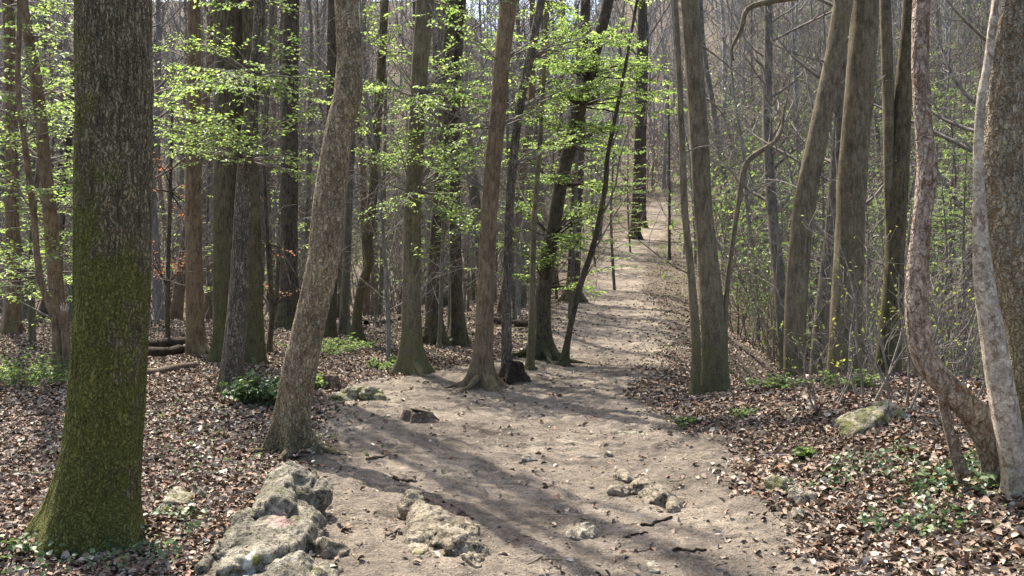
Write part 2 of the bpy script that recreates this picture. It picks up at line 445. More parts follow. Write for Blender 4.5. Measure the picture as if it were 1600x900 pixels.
def tube(mb, pts, rad, ns=4, rnd=None, cap=True):
    pts = np.asarray(pts, float); rad = np.asarray(rad, float)
    n = len(pts)
    tg = np.gradient(pts, axis=0)
    tg /= np.maximum(np.linalg.norm(tg, axis=1, keepdims=True), 1e-9)
    ref = np.array([0.0, 0, 1]) if abs(tg[:, 2]).mean() < 0.75 else np.array([1.0, 0.1, 0])
    u = np.cross(tg, ref); u /= np.maximum(np.linalg.norm(u, axis=1, keepdims=True), 1e-9)
    w = np.cross(tg, u)
    a = np.arange(ns) * 2 * math.pi / ns
    V = pts[:, None, :] + rad[:, None, None] * (np.cos(a)[None, :, None] * u[:, None, :] + np.sin(a)[None, :, None] * w[:, None, :])
    V = V.reshape(-1, 3)
    i = np.arange(n - 1)[:, None] * ns; j = np.arange(ns)[None, :]; k = (j + 1) % ns
    Q = np.stack([i + j, i + k, i + ns + k, i + ns + j], -1).reshape(-1, 4)
    T = None
    if cap:
        V = np.vstack([V, pts[-1] + tg[-1] * rad[-1] * 0.6])
        jj = np.arange(ns)
        T = np.stack([(n - 1) * ns + jj, (n - 1) * ns + (jj + 1) % ns, np.full(ns, n * ns)], -1)
    mb.add(V, Q, T, None if rnd is None else np.full(len(V), rnd))

def catmull(P, step):
    """resample a polyline (rows of x,y,z,r) smoothly at about `step` spacing"""
    P = np.asarray(P, float)
    Q = np.vstack([2 * P[0] - P[1], P, 2 * P[-1] - P[-2]])
    out = []
    for i in range(1, len(Q) - 2):
        p0, p1, p2, p3 = Q[i - 1], Q[i], Q[i + 1], Q[i + 2]
        L = np.linalg.norm((p2 - p1)[:3])
        k = max(2, int(math.ceil(L / step)))
        t = np.linspace(0, 1, k, endpoint=False)[:, None]
        out.append(0.5 * ((2 * p1) + (-p0 + p2) * t + (2 * p0 - 5 * p1 + 4 * p2 - p3) * t ** 2 + (-p0 + 3 * p1 - 3 * p2 + p3) * t ** 3))
    out.append(P[-1][None])
    return np.vstack(out)

def leaves(mb, pos, d, nrm, size, width, rnd, fold=0.25, curl=0.15):
    """many pointed leaves, each two quads folded on the midrib"""
    pos = np.asarray(pos, float); N = len(pos)
    if N == 0: return
    d = d / np.maximum(np.linalg.norm(d, axis=1, keepdims=True), 1e-9)
    s = np.cross(d, nrm); s /= np.maximum(np.linalg.norm(s, axis=1, keepdims=True), 1e-9)
    n = np.cross(s, d)
    size = np.asarray(size)[:, None] * np.ones((N, 1)); w = size * np.asarray(width).reshape(-1, 1)
    b = pos
    l1 = pos + d * size * 0.30 + s * w * 0.5 + n * w * fold
    l2 = pos + d * size * 0.68 + s * w * 0.42 + n * w * fold
    tip = pos + d * size - n * size * curl
    r2 = pos + d * size * 0.68 - s * w * 0.42 + n * w * fold
    r1 = pos + d * size * 0.30 - s * w * 0.5 + n * w * fold
    V = np.stack([b, l1, l2, tip, r2, r1], 1).reshape(-1, 3)
    k = np.arange(N)[:, None] * 6
    Q = np.concatenate([k + np.array([[0, 1, 2, 3]]), k + np.array([[0, 3, 4, 5]])], 0)
    mb.add(V, Q, None, np.repeat(rnd, 6))

# ------------------------------------------------------------------ ground
def nonuni(a, b, segs):
    out = []
    for (x0, x1, st) in segs:
        out.append(np.arange(x0, x1, st))
    out.append(np.array([segs[-1][1]]))
    return np.concatenate(out)

def growing(x0, x1, st0, k):
    out = [x0]; st = st0
    while out[-1] < x1:
        st = st0 + k * abs(out[-1] - x0)
        out.append(out[-1] + st)
    return np.array(out[:-1] + [x1])

def build_ground():
    ys = np.concatenate([np.arange(-12, 3.2, 0.35), np.arange(3.2, 9.5, 0.022), np.arange(9.5, 17, 0.05), growing(17, 380, 0.09, 0.022)])
    xs_p = growing(4.2, 320, 0.07, 0.05)
    xs = np.concatenate([-xs_p[::-1], np.arange(-4.2 + 0.03, 4.2, 0.03), xs_p])
    X, Y = np.meshgrid(xs, ys)
    x, y = X.ravel(), Y.ravel()
    z = ground_z(x, y)
    nx, ny = len(xs), len(ys)
    i = np.arange(ny - 1)[:, None] * nx; j = np.arange(nx - 1)[None, :]
    Q = np.stack([i + j, i + j + 1, i + nx + j + 1, i + nx + j], -1).reshape(-1, 4)
    mb = MB(); mb.add(np.stack([x, y, z], 1), Q)
    me = mb.mesh("ground", M['ground'], True, {"path": path_mask(x, y)})
    tag(link("ground", me), kind='structure')
build_ground()

# ------------------------------------------------------------------ trees: trunks, crowns, sprays
def trunk_mesh(name, P, mat, ns=20, step=0.08, flare=0.5, roots=5, seed=0, rough=0.05, detail=0.0, furrow=0):
    """P rows x,y,z,r in local coordinates, base first"""
    rng = random.Random(seed)
    C = catmull(P, step)
    n = len(C)
    pts, r = C[:, :3], np.maximum(C[:, 3], 0.01)
    tg = np.gradient(pts, axis=0); tg /= np.linalg.norm(tg, axis=1, keepdims=True)
    u = np.cross(np.tile([0, 1.0, 0], (n, 1)), tg); u /= np.linalg.norm(u, axis=1, keepdims=True)
    w = np.cross(tg, u)
    a = np.arange(ns) * 2 * math.pi / ns
    s = np.concatenate([[0], np.cumsum(np.linalg.norm(np.diff(pts, axis=0), axis=1))])
    h = np.maximum(s[:, None] - 0.18, 0); A = a[None, :]
    ph = rng.random() * 6.28
    lob = 0.5 + 0.5 * np.cos(roots * A + ph + 0.8 * np.sin(A + ph))
    r0 = r[0]
    fl = (np.exp(-h / (0.9 * r0 + 0.04)) * (0.05 + 2.4 * lob ** 3) + 0.05 * np.exp(-h / 0.4)) * flare * 0.68
    nz = fbm(np.cos(A) * 1.3 + 0 * h, np.sin(A) * 1.3 + 0 * h, h * 1.4 + seed, seed, 3)
    R = r[:, None] * (1 + fl + rough * nz * 2)
    R = R * (1 + 0.06 * np.cos(roots * A + ph) * np.exp(-h / 1.2))
    if furrow:
        # vertical bark ridges
        k = 2.0 * math.pi * r0 / furrow
        f = fbm(np.cos(A) * k / 6.28 * 1.0, np.sin(A) * k / 6.28, h * 3.0, seed + 3, 3, 0.55)
        R = R + detail * (1 - 2 * np.abs(f) ** 0.7)
    elif detail:
        f = fbm(np.cos(A) * r0 * 14, np.sin(A) * r0 * 14, h * 9, seed + 3, 4, 0.6)
        R = R + detail * f
    V = pts[:, None, :] + R[:, :, None] * (np.cos(A)[:, :, None] * u[:, None, :] + np.sin(A)[:, :, None] * w[:, None, :])
    V = V.reshape(-1, 3)
    i = np.arange(n - 1)[:, None] * ns; j = np.arange(ns)[None, :]; k2 = (j + 1) % ns
    Q = np.stack([i + j, i + k2, i + ns + k2, i + ns + j], -1).reshape(-1, 4)
    V = np.vstack([V, pts[-1] + tg[-1] * r[-1]])
    jj = np.arange(ns)
    T = np.stack([(n - 1) * ns + jj, (n - 1) * ns + (jj + 1) % ns, np.full(ns, n * ns)], -1)
    mb = MB(); mb.add(V, Q, T)
    return mb.mesh(name, mat, True)

def grow(mb, p, d, L, r, lev, rng, kids, up=0.15, wig=0.22, ns=(5, 4, 3, 3), rmin=0.003, tips=None, flat=1.0):
    n = 6 if lev == 0 else (5 if lev == 1 else 4)
    pts = [np.array(p, float)]; dd = unit(np.array(d, float))
    for i in range(n - 1):
        dd = unit(dd + wig * np.array([rng.gauss(0, 1), rng.gauss(0, 1), rng.gauss(0, 1) * flat]) * (0.6 + 0.3 * lev) + np.array([0, 0, up / n * 2]))
        pts.append(pts[-1] + dd * L / (n - 1))
    pts = np.array(pts)
    rr = np.linspace(r, max(rmin, r * 0.3), n)
    tube(mb, pts, rr, ns[min(lev, 3)], cap=False)
    if tips is not None and lev >= len(kids) - 1: tips.append(pts)
    if lev < len(kids):
        for k in range(kids[lev]):
            t = 0.22 + 0.75 * (k + rng.random() * 0.8) / kids[lev]
            f = t * (n - 1); i = min(int(f), n - 2)
            q = pts[i] + (pts[i + 1] - pts[i]) * (f - i)
            tang = unit(pts[i + 1] - pts[i])
            side = unit(np.cross(tang, np.array([rng.gauss(0, 1), rng.gauss(0, 1), rng.gauss(0, 1)])))
            side[2] *= flat
            nd = unit(tang * (0.55 + 0.3 * rng.random()) + side * (0.7 + 0.4 * rng.random()))
            grow(mb, q, nd, L * (0.36 + 0.28 * rng.random()) * (1.1 - 0.45 * t), max(rmin, r * (0.42 - 0.18 * t)), lev + 1, rng, kids, up, wig, ns, rmin, tips, flat)

# shared crowns for the near trees: they start above the frame
def crown_proto(seed, H=7.0):
    rng = random.Random(seed)
    mb = MB()
    for k in range(11):
        z = H * (0.02 + 0.9 * k / 11)
        a = k * 2.4 + rng.random()
        el = 0.5 + 0.5 * rng.random()
        d = (math.cos(a) * math.cos(el), math.sin(a) * math.cos(el), math.sin(el))
        grow(mb, (0, 0, z), d, 2.8 * (1.15 - 0.5 * k / 11) + rng.random(), 0.05 * (1.1 - 0.5 * k / 11), 0, rng, (4, 3), up=0.5, rmin=0.004)
    return mb.mesh("crown", M['twig'])
CROWNS = [crown_proto(s) for s in (11, 12, 13)]

def spray(br, lf, p0, p1, rng, width=0.5, dens=1.0, lsize=0.05, r0=0.012, droop=0.0, start=0.38):
    """a level fan of twigs with leaves, p0 on the trunk, p1 the far end"""
    p0 = np.array(p0, float); p1 = np.array(p1, float)
    L = np.linalg.norm(p1 - p0)
    n = max(6, int(L / 0.18))
    t = np.linspace(0, 1, n)
    ax = unit(p1 - p0)
    side = unit(np.cross(ax, [0, 0, 1.0])); upv = np.cross(side, ax)
    wob = np.array([rng.gauss(0, 1) for _ in range(3)]) * 0.04 * L
    pts = p0 + (p1 - p0) * t[:, None] + np.sin(t * math.pi)[:, None] * (wob + np.array([0, 0, 0.05 * L])) + (t ** 2)[:, None] * np.array([0, 0, -droop])
    pts[1:-1] += np.array([[rng.gauss(0, 1) * 0.012 * L ** 0.5 for _ in range(3)] for _ in range(n - 2)])
    tube(br, pts, np.linspace(r0, 0.002, n), 4)
    P, D, N, S = [], [], [], []
    def along(q, step, lo):
        seg = np.diff(q, axis=0); ln = np.linalg.norm(seg, axis=1); tot = ln.sum()
        s = lo * tot; c = np.concatenate([[0], np.cumsum(ln)]); sd = 1
        while s < tot:
            i = min(np.searchsorted(c, s, 'right') - 1, len(seg) - 1)
            b = q[i] + seg[i] * ((s - c[i]) / max(ln[i], 1e-6))
            tg = unit(seg[i])
            ls = unit(np.cross(tg, [0, 0, 1.0])) * sd
            dd = tg * 0.55 + ls * 0.9 + np.array([rng.gauss(0, .22), rng.gauss(0, .22), rng.gauss(0, .30) - 0.15])
            P.append(b); D.append(dd); N.append([rng.gauss(0, .32), rng.gauss(0, .32), 1.0]); S.append(lsize * 0.92 * (0.45 + 0.85 * rng.random()))
            sd = -sd
            s += step * (0.6 + 0.8 * rng.random())
    s = start; k = 0
    step_t = 0.10 / max(L, 0.3) / dens ** 0.5
    while s < 0.98:
        i = min(int(s * (n - 1)), n - 2)
        b = pts[i] + (pts[i + 1] - pts[i]) * (s * (n - 1) - i)
        sd = 1 if k % 2 else -1
        tl = width * (0.35 + 0.9 * rng.random()) * (1.15 - s * 0.75)
        dv = unit(ax * (0.7 + 0.3 * rng.random()) + side * sd * (0.75 + 0.3 * rng.random()) + np.array([0, 0, rng.gauss(0, 0.07)]))
        m = 4
        q = [b]
        for _ in range(m - 1):
            dv = unit(dv + np.array([rng.gauss(0, .12), rng.gauss(0, .12), rng.gauss(0, .05) - 0.02]))
            q.append(q[-1] + dv * tl / (m - 1))
        q = np.array(q)
        tube(br, q, np.linspace(0.004, 0.0015, m), 3, cap=False)
        along(q, 0.044 / dens, 0.15)
        s += step_t * (0.6 + 0.8 * rng.random()); k += 1
    along(pts, 0.05 / dens, 0.5)
    if P:
        P, D, N, S = map(np.array, (P, D, N, S))
        leaves(lf, P, D, N, S, 0.62 + 0 * S, np.array([rng.random() for _ in S]), 0.18, 0.12)

def make_tree(name, label, d, pts, mat, H=13, flare=0.45, roots=5, seed=1, ns=20, step=0.1, crown=0, crown_h=None, sprays=(), leafmat='fresh',
              detail=0.0, furrow=0, rough=0.065, cat='tree', group=None, base=None, stems=(), spray_w=0.5, dens=1.0, lsize=0.05, lean=0.0, cscale=0.55, bare=(), extra=2.2):
    """pts: photo pixels (px, py, width) from the foot up, standing at distance d"""
    px0, py0, w0 = pts[0]
    x0 = (px0 - 800) / F * d
    z0 = gz(x0, d)
    root = empty(name, (x0, d, z0))
    tag(root, label, cat, group)
    rng = random.Random(seed)
    O = np.array([x0, d, z0])
    def loc(px, py, dy=0.0):
        q = PX(px, py, d + dy); return q - O
    P = []
    for i, (px, py, w) in enumerate(pts):
        q = loc(px, py)
        if i == 0: q[2] = 0.0
        dy = lean * q[2]
        q[1] += dy; q[0] *= (d + dy) / d if False else 1
        P.append(np.append(q, w / F * d / 2))
    P.insert(0, np.append(P[0][:3] - np.array([0, 0, 0.18]), P[0][3] * 1.1))
    if H:
        # go on upward beyond the top of the picture
        dr = unit(P[-1][:3] - P[-2][:3]); q = P[-1][:3].copy(); r = P[-1][3]
        while q[2] < H:
            dr = unit(dr * 0.75 + np.array([rng.gauss(0, .05), rng.gauss(0, .05), 0.28]))
            q = q + dr * 1.2
            r = max(0.02, r * 0.90)
            P.append(np.append(q, r))
    P = np.array(P)
    tr = link("trunk", trunk_mesh("trunk", P, M[mat], ns, step, flare, roots, seed, rough, detail, furrow), root)
    if flare >= 0.35 and d < 19:
        r0 = P[1][3]
        for k in range(5 if flare > .6 else 3):
            a = rng.random() * 1.3 + k * 6.28 / (5 if flare > .6 else 3)
            Lr = r0 * rng.uniform(2.2, 4.6); ds = np.array([math.cos(a), math.sin(a)]); q = []
            for j in range(7):
                t = j / 6; rr = r0 * .7 + Lr * t
                ds2 = ds + t * t * rng.uniform(-.25, .25)
                xx, yy = ds2 * rr + P[1][:2]
                zz = gz(xx + x0, yy + d) - z0
                q.append([xx, yy, zz + r0 * (.75 * (1 - t) ** 2.2 + .05) - .03 * t, r0 * (.30 * (1 - t) ** 1.1 + .035)])
            C2 = catmull(np.array(q), .04); nn = len(C2)
            C2[:, 3] *= 1 + .25 * fbm(C2[:, 0] * 14, C2[:, 1] * 14, seed, seed, 2)
            rb = MB(); tube(rb, C2[:, :3], C2[:, 3], 9)
            link("root", rb.mesh("root", M[mat]), root)
    for sp in stems:
        S = np.array([np.append(loc(a, b), c / F * d / 2) for a, b, c in sp['pts']])
        if sp.get('H'):
            dr = unit(S[-1][:3] - S[-2][:3]); q = S[-1][:3].copy(); r = S[-1][3]; L = [S]
            while q[2] < sp['H']:
                dr = unit(dr * 0.8 + np.array([rng.gauss(0, .05), rng.gauss(0, .05), 0.25])); q = q + dr * 1.2; r = max(.02, r * .88)
                L.append(np.append(q, r)[None])
            S = np.vstack(L)
        s = link("stem", trunk_mesh("stem", S, M[sp.get('mat', mat)], max(10, ns // 2), 0.1, sp.get('flare', 0.0), 3, seed + 9, rough, detail * .5), root)
        if sp.get('label'): s['label'] = sp['label']
    if crown is not None and H:
        ch = crown_h or max(5.2, H * 0.45)
        i = int(np.argmin(abs(P[:, 2] - ch)))
        c = link("crown", CROWNS[crown % 3], root)
        c.location = P[i][:3]
        c.rotation_euler = (0, 0, seed * 1.3)
        c.scale = (cscale,) * 3
    for (spx, spy, tpx, tpy, dy, r) in bare:
        br = MB()
        a = loc(spx, spy); b = loc(tpx, tpy, dy)
        grow(br, a, b - a, np.linalg.norm(b - a), r, 0, rng, (6, 3), up=0.05, wig=0.16, rmin=0.003)
        link("branch", br.mesh("branch", M['twig']), root)
    if H and d > 9 and not bare:
        for _ in range(3):
            zz = rng.uniform(1.2, 4.6); i = int(np.argmin(abs(P[:, 2] - zz))); a = rng.random() * 6.28
            br = MB()
            grow(br, P[i][:3], (math.cos(a), math.sin(a), .35), rng.uniform(.35, 1.3), .011, 0, rng, (4, 2), up=.1, wig=.22, rmin=.0025)
            link("branch", br.mesh("branch", M['twig']), root)
    more = []
    for (spy, tpx, tpy, dy) in sprays:
        spy = tpy + rng.uniform(4, 40)
        more.append((spy, tpx, tpy, dy))
        for _ in range(int(extra) + (rng.random() < extra % 1)):
            q = rng.uniform(-24, 24); more.append((spy + q + rng.uniform(-8, 8), tpx + rng.uniform(-45, 45), tpy + q, dy + rng.uniform(-.7, .7)))
    for (spy, tpx, tpy, dy) in more:
        br, lf = MB(), MB()
        # start point on the trunk at the height of row spy
        zz = EYE + (HOR - spy) / F * d - z0
        i = int(np.argmin(abs(P[:, 2] - zz)))
        spray(br, lf, P[i][:3], loc(tpx, tpy, dy), rng, spray_w, dens, lsize, r0=0.014)
        bo = link("branch", br.mesh("branch", M['twig'] if mat != 'dark' else M['rotten']), root)
        link("foliage", lf.mesh("foliage", M[leafmat], False), bo)
    return root

T = make_tree
T('oak_tree', 'thick furrowed trunk with bright green moss down to its wide foot', 5.45,
  [(140, 872, 165), (146, 800, 140), (160, 700, 120), (168, 600, 114), (175, 450, 113), (177, 300, 112), (179, 150, 111), (178, 0, 110)],
  'oak', H=15, flare=0.17, roots=4, seed=3, ns=220, step=0.022, detail=0.009, furrow=0.05, rough=0.02, crown=0, crown_h=7)
T('leaning_tree', 'mottled tan trunk leaning over the pitted limestone boulder', 8.15,
  [(458, 706, 50), (457, 668, 48), (465, 600, 50), (485, 500, 48), (506, 400, 50), (517, 300, 48), (531, 200, 43), (543, 150, 44), (547, 90, 41), (541, 0, 36), (538, -80, 34)],
  'mottled', H=12, flare=0.85, roots=5, seed=8, ns=120, step=0.03, detail=0.007, rough=0.07, crown=1, crown_h=6.5)
T('young_oak_tree', 'grey cracked trunk with a leafy holly plant at its foot', 11.2,
  [(362, 626, 36), (362, 600, 33), (370, 500, 30), (376, 400, 27), (384, 250, 24), (398, 120, 20), (406, 0, 17)],
  'greyrough', H=10, flare=0.35, seed=11, ns=48, step=0.06, detail=0.006, crown=2, crown_h=5.5,
  sprays=[(300, 255, 160, -0.8), (280, 300, 195, -1.0), (240, 258, 105, 0.3), (270, 335, 140, -1.2), (300, 455, 165, -0.6), (280, 490, 178, 0.2), (220, 430, 125, -0.9), (160, 300, 62, -0.5),
          (150, 452, 72, -0.4), (330, 250, 225, 0.1), (340, 415, 240, -1.0), (350, 468, 262, 0.5), (300, 350, 215, -1.3), (260, 270, 178, 0.9), (240, 505, 118, 0.8), (90, 330, 18, -0.7), (60, 440, 8, 0.6), (200, 375, 165, -1.5), (330, 320, 248, -0.9), (300, 240, 190, -0.2)], spray_w=0.5, dens=1.15, lsize=0.052)
T('thick_dark_tree', 'thick dark brown trunk rising straight behind the grey cracked trunk', 14.2,
  [(360, 582, 50), (357, 500, 44), (356, 400, 43), (357, 200, 43), (360, 0, 48)], 'mossydark', H=16, flare=0.3, seed=14, ns=40, crown=0, detail=0.008)
T('mossy_tree', 'green mossed trunk just beside the grey cracked trunk', 14.0,
  [(396, 588, 30), (398, 500, 27), (396, 380, 25), (392, 200, 22), (388, 0, 20)], 'mossydark', H=12, flare=0.35, seed=15, ns=32, crown=1, detail=0.006)
T('slender_tree', 'straight brown trunk with one spreading root, next to the fallen logs', 15.2,
  [(315, 566, 34), (308, 530, 28), (304, 450, 26), (302, 300, 24), (303, 100, 21), (303, 0, 18)], 'warm', H=14, flare=0.4, roots=3, seed=16, ns=32, crown=2,
  sprays=[(100, 270, 60, 0.2), (60, 330, 45, -.4), (150, 262, 130, .6), (200, 340, 170, 0.3)], detail=0.004)
T('edge_tree', 'dark straight trunk at the edge of the wood past the pale green bush', 19.5,
  [(18, 520, 24), (20, 450, 22), (19, 300, 20), (18, 200, 19), (12, 0, 17)], 'warm', H=14, seed=17, crown=0,
  sprays=[(100, 60, 60, -.6), (200, -30, 180, 0), (180, 75, 210, -.5), (300, 60, 320, -.7), (330, -20, 350, .2), (60, 80, 20, .6)], leafmat='fresh', lsize=0.07)
T('wavy_tree', 'wavy brown trunk leaning away from the big furrowed trunk', 13.0,
  [(98, 600, 26), (95, 520, 25), (88, 450, 24), (78, 330, 21), (70, 250, 19), (60, 150, 19), (45, 60, 16), (36, 0, 14)], 'warm', H=9, seed=18, crown=1, crown_h=5.5,
  sprays=[(130, 120, 40, 0), (150, 20, 110, .5), (200, 130, 130, -.4), (180, 5, 200, -.3), (260, 130, 240, .6), (300, 125, 300, -.8), (350, 130, 330, .2), (380, 20, 400, .7), (60, 90, 12, .4), (320, 30, 280, -.6), (230, 110, 180, .7), (90, 10, 40, -.8), (440, 40, 470, -.5), (420, 125, 430, 0.3)], dens=1.1, lsize=0.055)
T('thin_tree', 'thin crooked stem twisting in front of the wavy brown trunk', 12.2,
  [(96, 612, 12), (95, 560, 11), (85, 500, 11), (62, 430, 10), (52, 330, 10), (38, 220, 9), (28, 130, 8), (30, 0, 7)], 'warm', H=7, flare=0.2, seed=19, ns=14, crown=None,
  sprays=[(200, 90, 160, -.5), (280, -10, 260, -.3), (330, 100, 370, .4), (100, 60, 80, 0), (380, 0, 430, -.2)], lsize=0.055)
# broken sapling with a torn pale top
def broken_sapling():
    x, y, z = ray_ground(106, 596)
    r = empty('broken_sapling', (x, y, z))
    tag(r, 'snapped orange brown sapling with a torn pale top', 'broken tree')
    h = (596 - 486) / F * y
    link('trunk', trunk_mesh('trunk', np.array([[0, 0, -.1, .06], [0, 0, .05, .055], [-.02, 0, h * .5, .05], [-.05, 0, h, .05]]), M['warm'], 16, .05, .2, 3, 5), r)
    mb = MB(); rg = random.Random(4)
    for k in range(9):
        a = k * .7
        p = np.array([-.05 + .035 * math.cos(a), .035 * math.sin(a), h - .03])
        tube(mb, [p, p + np.array([.01, 0, .05]), p + np.array([.015 * math.cos(a), .01, .06 + .09 * rg.random()])], [.016, .01, .002], 4)
    link('splinters', mb.mesh('splinters', M['pale']), r)['label'] = 'torn pale splinters at the break'
broken_sapling()
T('kinked_tree', 'slim brown trunk with a kink above its foot behind the mottled leaning trunk', 18.0,
  [(560, 542, 20), (558, 500, 15), (564, 450, 14), (577, 410, 14), (574, 370, 17), (583, 300, 15), (590, 180, 14), (597, 80, 13), (602, 0, 11)], 'mossydark', H=13, seed=21, crown=2, ns=16,
  sprays=[(120, 560, 60, -.5), (140, 640, 40, .4), (180, 530, 150, -.8), (200, 650, 170, .5), (150, 560, 190, -1), (240, 545, 215, .4), (60, 570, 15, .2), (80, 655, 90, -.6), (170, 600, 130, -1.2), (220, 640, 232, -.4)], lsize=0.07)
T('shaded_tree', 'narrow dark stem beside the kinked brown trunk', 19.5, [(537, 522, 18), (541, 420, 13), (546, 300, 12), (552, 150, 11), (556, 0, 9)], 'far', H=13, seed=22, crown=0, ns=14)
T('stocky_dark_tree', 'dark trunk hidden behind the mottled leaning trunk', 19.0, [(510, 520, 26), (517, 400, 22), (520, 250, 20), (522, 0, 18)], 'dark', H=13, seed=23, crown=1, ns=16)
T('hornbeam_tree', 'straight grey brown trunk with leafy ground plants at its foot', 13.9,
  [(646, 580, 42), (644, 540, 33), (643, 450, 28), (646, 300, 27), (653, 150, 25), (664, 0, 28)], 'hornbeam', H=15, flare=0.5, roots=4, seed=24, ns=40, crown=2, detail=0.003,
  sprays=[(170, 560, 140, -.6), (160, 730, 150, -.5), (140, 745, 105, .4), (120, 708, 60, -.2), (230, 600, 195, -.7), (230, 752, 196, -.5), (260, 700, 228, -.9), (250, 610, 232, .3), (290, 722, 268, .3), (350, 585, 338, -.6), (350, 700, 345, -.9),
          (180, 690, 170, -1.2), (200, 560, 232, 0.5), (90, 600, 30, -.5), (150, 770, 165, -.3), (220, 755, 240, 0.4), (350, 740, 335, 0.2), (100, 730, 25, 0.3), (320, 720, 300, -0.3)], lsize=0.055, dens=1.2)
T('broad_foot_tree', 'dark grey trunk with a broad foot, standing behind the clearing', 18.4,
  [(682, 537, 34), (680, 500, 27), (680, 430, 24), (688, 300, 22), (694, 180, 20), (703, 50, 19), (708, 0, 18)], 'dark', H=14, flare=0.45, seed=25, ns=24, crown=0)
T('leaning_dark_tree', 'dark trunk leaning inward beside the broad footed dark grey trunk', 18.6,
  [(716, 532, 28), (714, 470, 20), (712, 400, 19), (711, 300, 17), (712, 150, 15), (722, 0, 13)], 'dark', H=14, flare=0.45, seed=26, ns=20, crown=1)
T('clearing_tree', 'warm brown trunk with splayed roots standing on the bare earth', 12.6,
  [(755, 603, 40), (755, 575, 33), (758, 500, 28), (761, 400, 26), (767, 300, 25), (776, 200, 26), (784, 100, 26), (794, 0, 27)], 'warm', H=15, flare=0.75, roots=4, seed=27, ns=48, cscale=.4, crown=2, detail=0.003, step=0.05,
  sprays=[(240, 860, 185, .6), (220, 700, 205, -.4), (120, 850, 70, .4), (160, 830, 135, -.5), (340, 715, 330, .3), (60, 720, 40, -.5), (230, 690, 250, .4)], lsize=0.052)
T('stump_side_tree', 'grey wavy trunk growing behind the dark rotten stump', 13.4,
  [(793, 586, 20), (791, 520, 16), (792, 450, 14), (795, 350, 13), (801, 260, 14), (812, 170, 13), (828, 90, 13), (846, 0, 13), (856, -60, 12)], 'greyrough', H=13, flare=0.4, seed=28, cscale=.35, ns=20, crown=0,
  sprays=[(110, 905, 60, .8), (120, 880, 100, 1.2), (140, 930, 128, .5), (90, 965, 70, 1.5), (60, 900, 20, .2), (180, 870, 170, .6), (200, 905, 205, 1.0), (60, 780, 60, 1), (30, 870, 10, 0.5)], lsize=0.055, dens=1.2)
T('slanting_dark_tree', 'near black trunk slanting up over the path with fresh green branches', 16.4,
  [(848, 552, 38), (848, 510, 27), (850, 450, 24), (862, 370, 23), (876, 290, 22), (890, 230, 22), (906, 165, 22), (919, 120, 20), (935, 60, 18), (950, 0, 17)], 'dark', H=13, flare=0.7, roots=5, seed=29, cscale=.4, ns=28, crown=1, crown_h=6.4,
  sprays=[(260, 830, 240, -.5), (250, 960, 215, .5), (220, 840, 190, -1), (200, 1000, 170, .6), (180, 860, 150, -.8), (160, 990, 130, 0), (150, 870, 110, -1.2), (130, 1000, 95, .8), (120, 880, 75, -.5), (110, 985, 60, -.6), (100, 1040, 110, -.4), (150, 1040, 150, .9), (60, 870, 40, .3), (60, 975, 30, .4),
          (400, 820, 395, -.4), (400, 905, 388, -.8), (330, 930, 330, -.6), (310, 950, 300, .6), (420, 810, 430, .3), (340, 820, 340, .7), (90, 830, 100, .9), (80, 930, 85, -1.5), (140, 930, 145, -1.5), (180, 930, 195, -1.4), (280, 830, 290, -1.0), (430, 910, 440, 0.2)], lsize=0.062, dens=1.25, spray_w=0.65, extra=3)
T('path_side_sapling', 'slim straight stem standing close to the near black slanting trunk', 14.6, [(829, 578, 13), (830, 540, 11), (832, 450, 9), (835, 340, 8), (845, 200, 7), (852, 60, 6)], 'hornbeam', H=7, seed=30, ns=10, crown=None, cat='sapling')
T('leaning_sapling', 'thin dark stem leaning out over the bare path edge', 15.6,
  [(880, 566, 14), (888, 525, 10), (905, 450, 10), (924, 395, 9), (936, 345, 8), (946, 290, 8), (950, 240, 7), (968, 150, 6), (985, 60, 5)], 'dark', H=8, flare=0.4, seed=31, ns=10, crown=None, cat='sapling',
  bare=[(924, 395, 985, 310, .2, .018), (936, 345, 1010, 215, .4, .02), (946, 290, 905, 200, -.3, .015), (905, 450, 960, 395, .3, .012), (950, 240, 1000, 160, 0, .014)])

def base_d(px, py): return ray_ground(px, py)[1]
T('bank_foot_tree', 'small dark trunk on the slope behind the near black slanting trunk', base_d(868, 447), [(868, 447, 9), (869, 400, 7), (872, 330, 6), (876, 200, 6), (880, 0, 5)], 'dark', H=14, seed=32, ns=12, crown=2)
T('path_corner_tree', 'stout dark trunk where the path narrows', base_d(896, 470), [(896, 471, 26), (897, 430, 20), (900, 330, 19), (905, 230, 18), (910, 100, 16), (915, 0, 15)], 'dark', H=16, flare=0.8, seed=33, ns=20, crown=0)
T('far_path_tree', 'dark trunk at the inner edge of the far path', base_d(993, 373), [(993, 374, 17), (994, 330, 15), (997, 250, 14), (1000, 120, 13), (1003, 0, 11)], 'dark', H=20, flare=0.5, seed=34, ns=16, crown=1, cscale=1.4)
T('distant_path_tree', 'dark trunk just beyond the one at the inner edge of the far path', base_d(1006, 356), [(1006, 356, 11), (1005, 320, 9), (1006, 220, 8), (1010, 60, 7)], 'dark', H=20, flare=0.5, seed=35, ns=12, crown=2, cscale=1.4)
T('post_like_sapling', 'thin bare sapling standing alone on the far side of the path', base_d(1046, 406), [(1046, 407, 5), (1046, 360, 4.5), (1046, 300, 4), (1045, 200, 3), (1044, 120, 2)], 'dark', H=0, flare=0.7, seed=36, ns=8, crown=None, cat='sapling',
  bare=[(1046, 360, 1062, 310, .3, .02), (1046, 320, 1030, 270, .3, .02), (1045, 250, 1070, 200, .3, .02), (1045, 260, 1025, 225, 0, .02)])
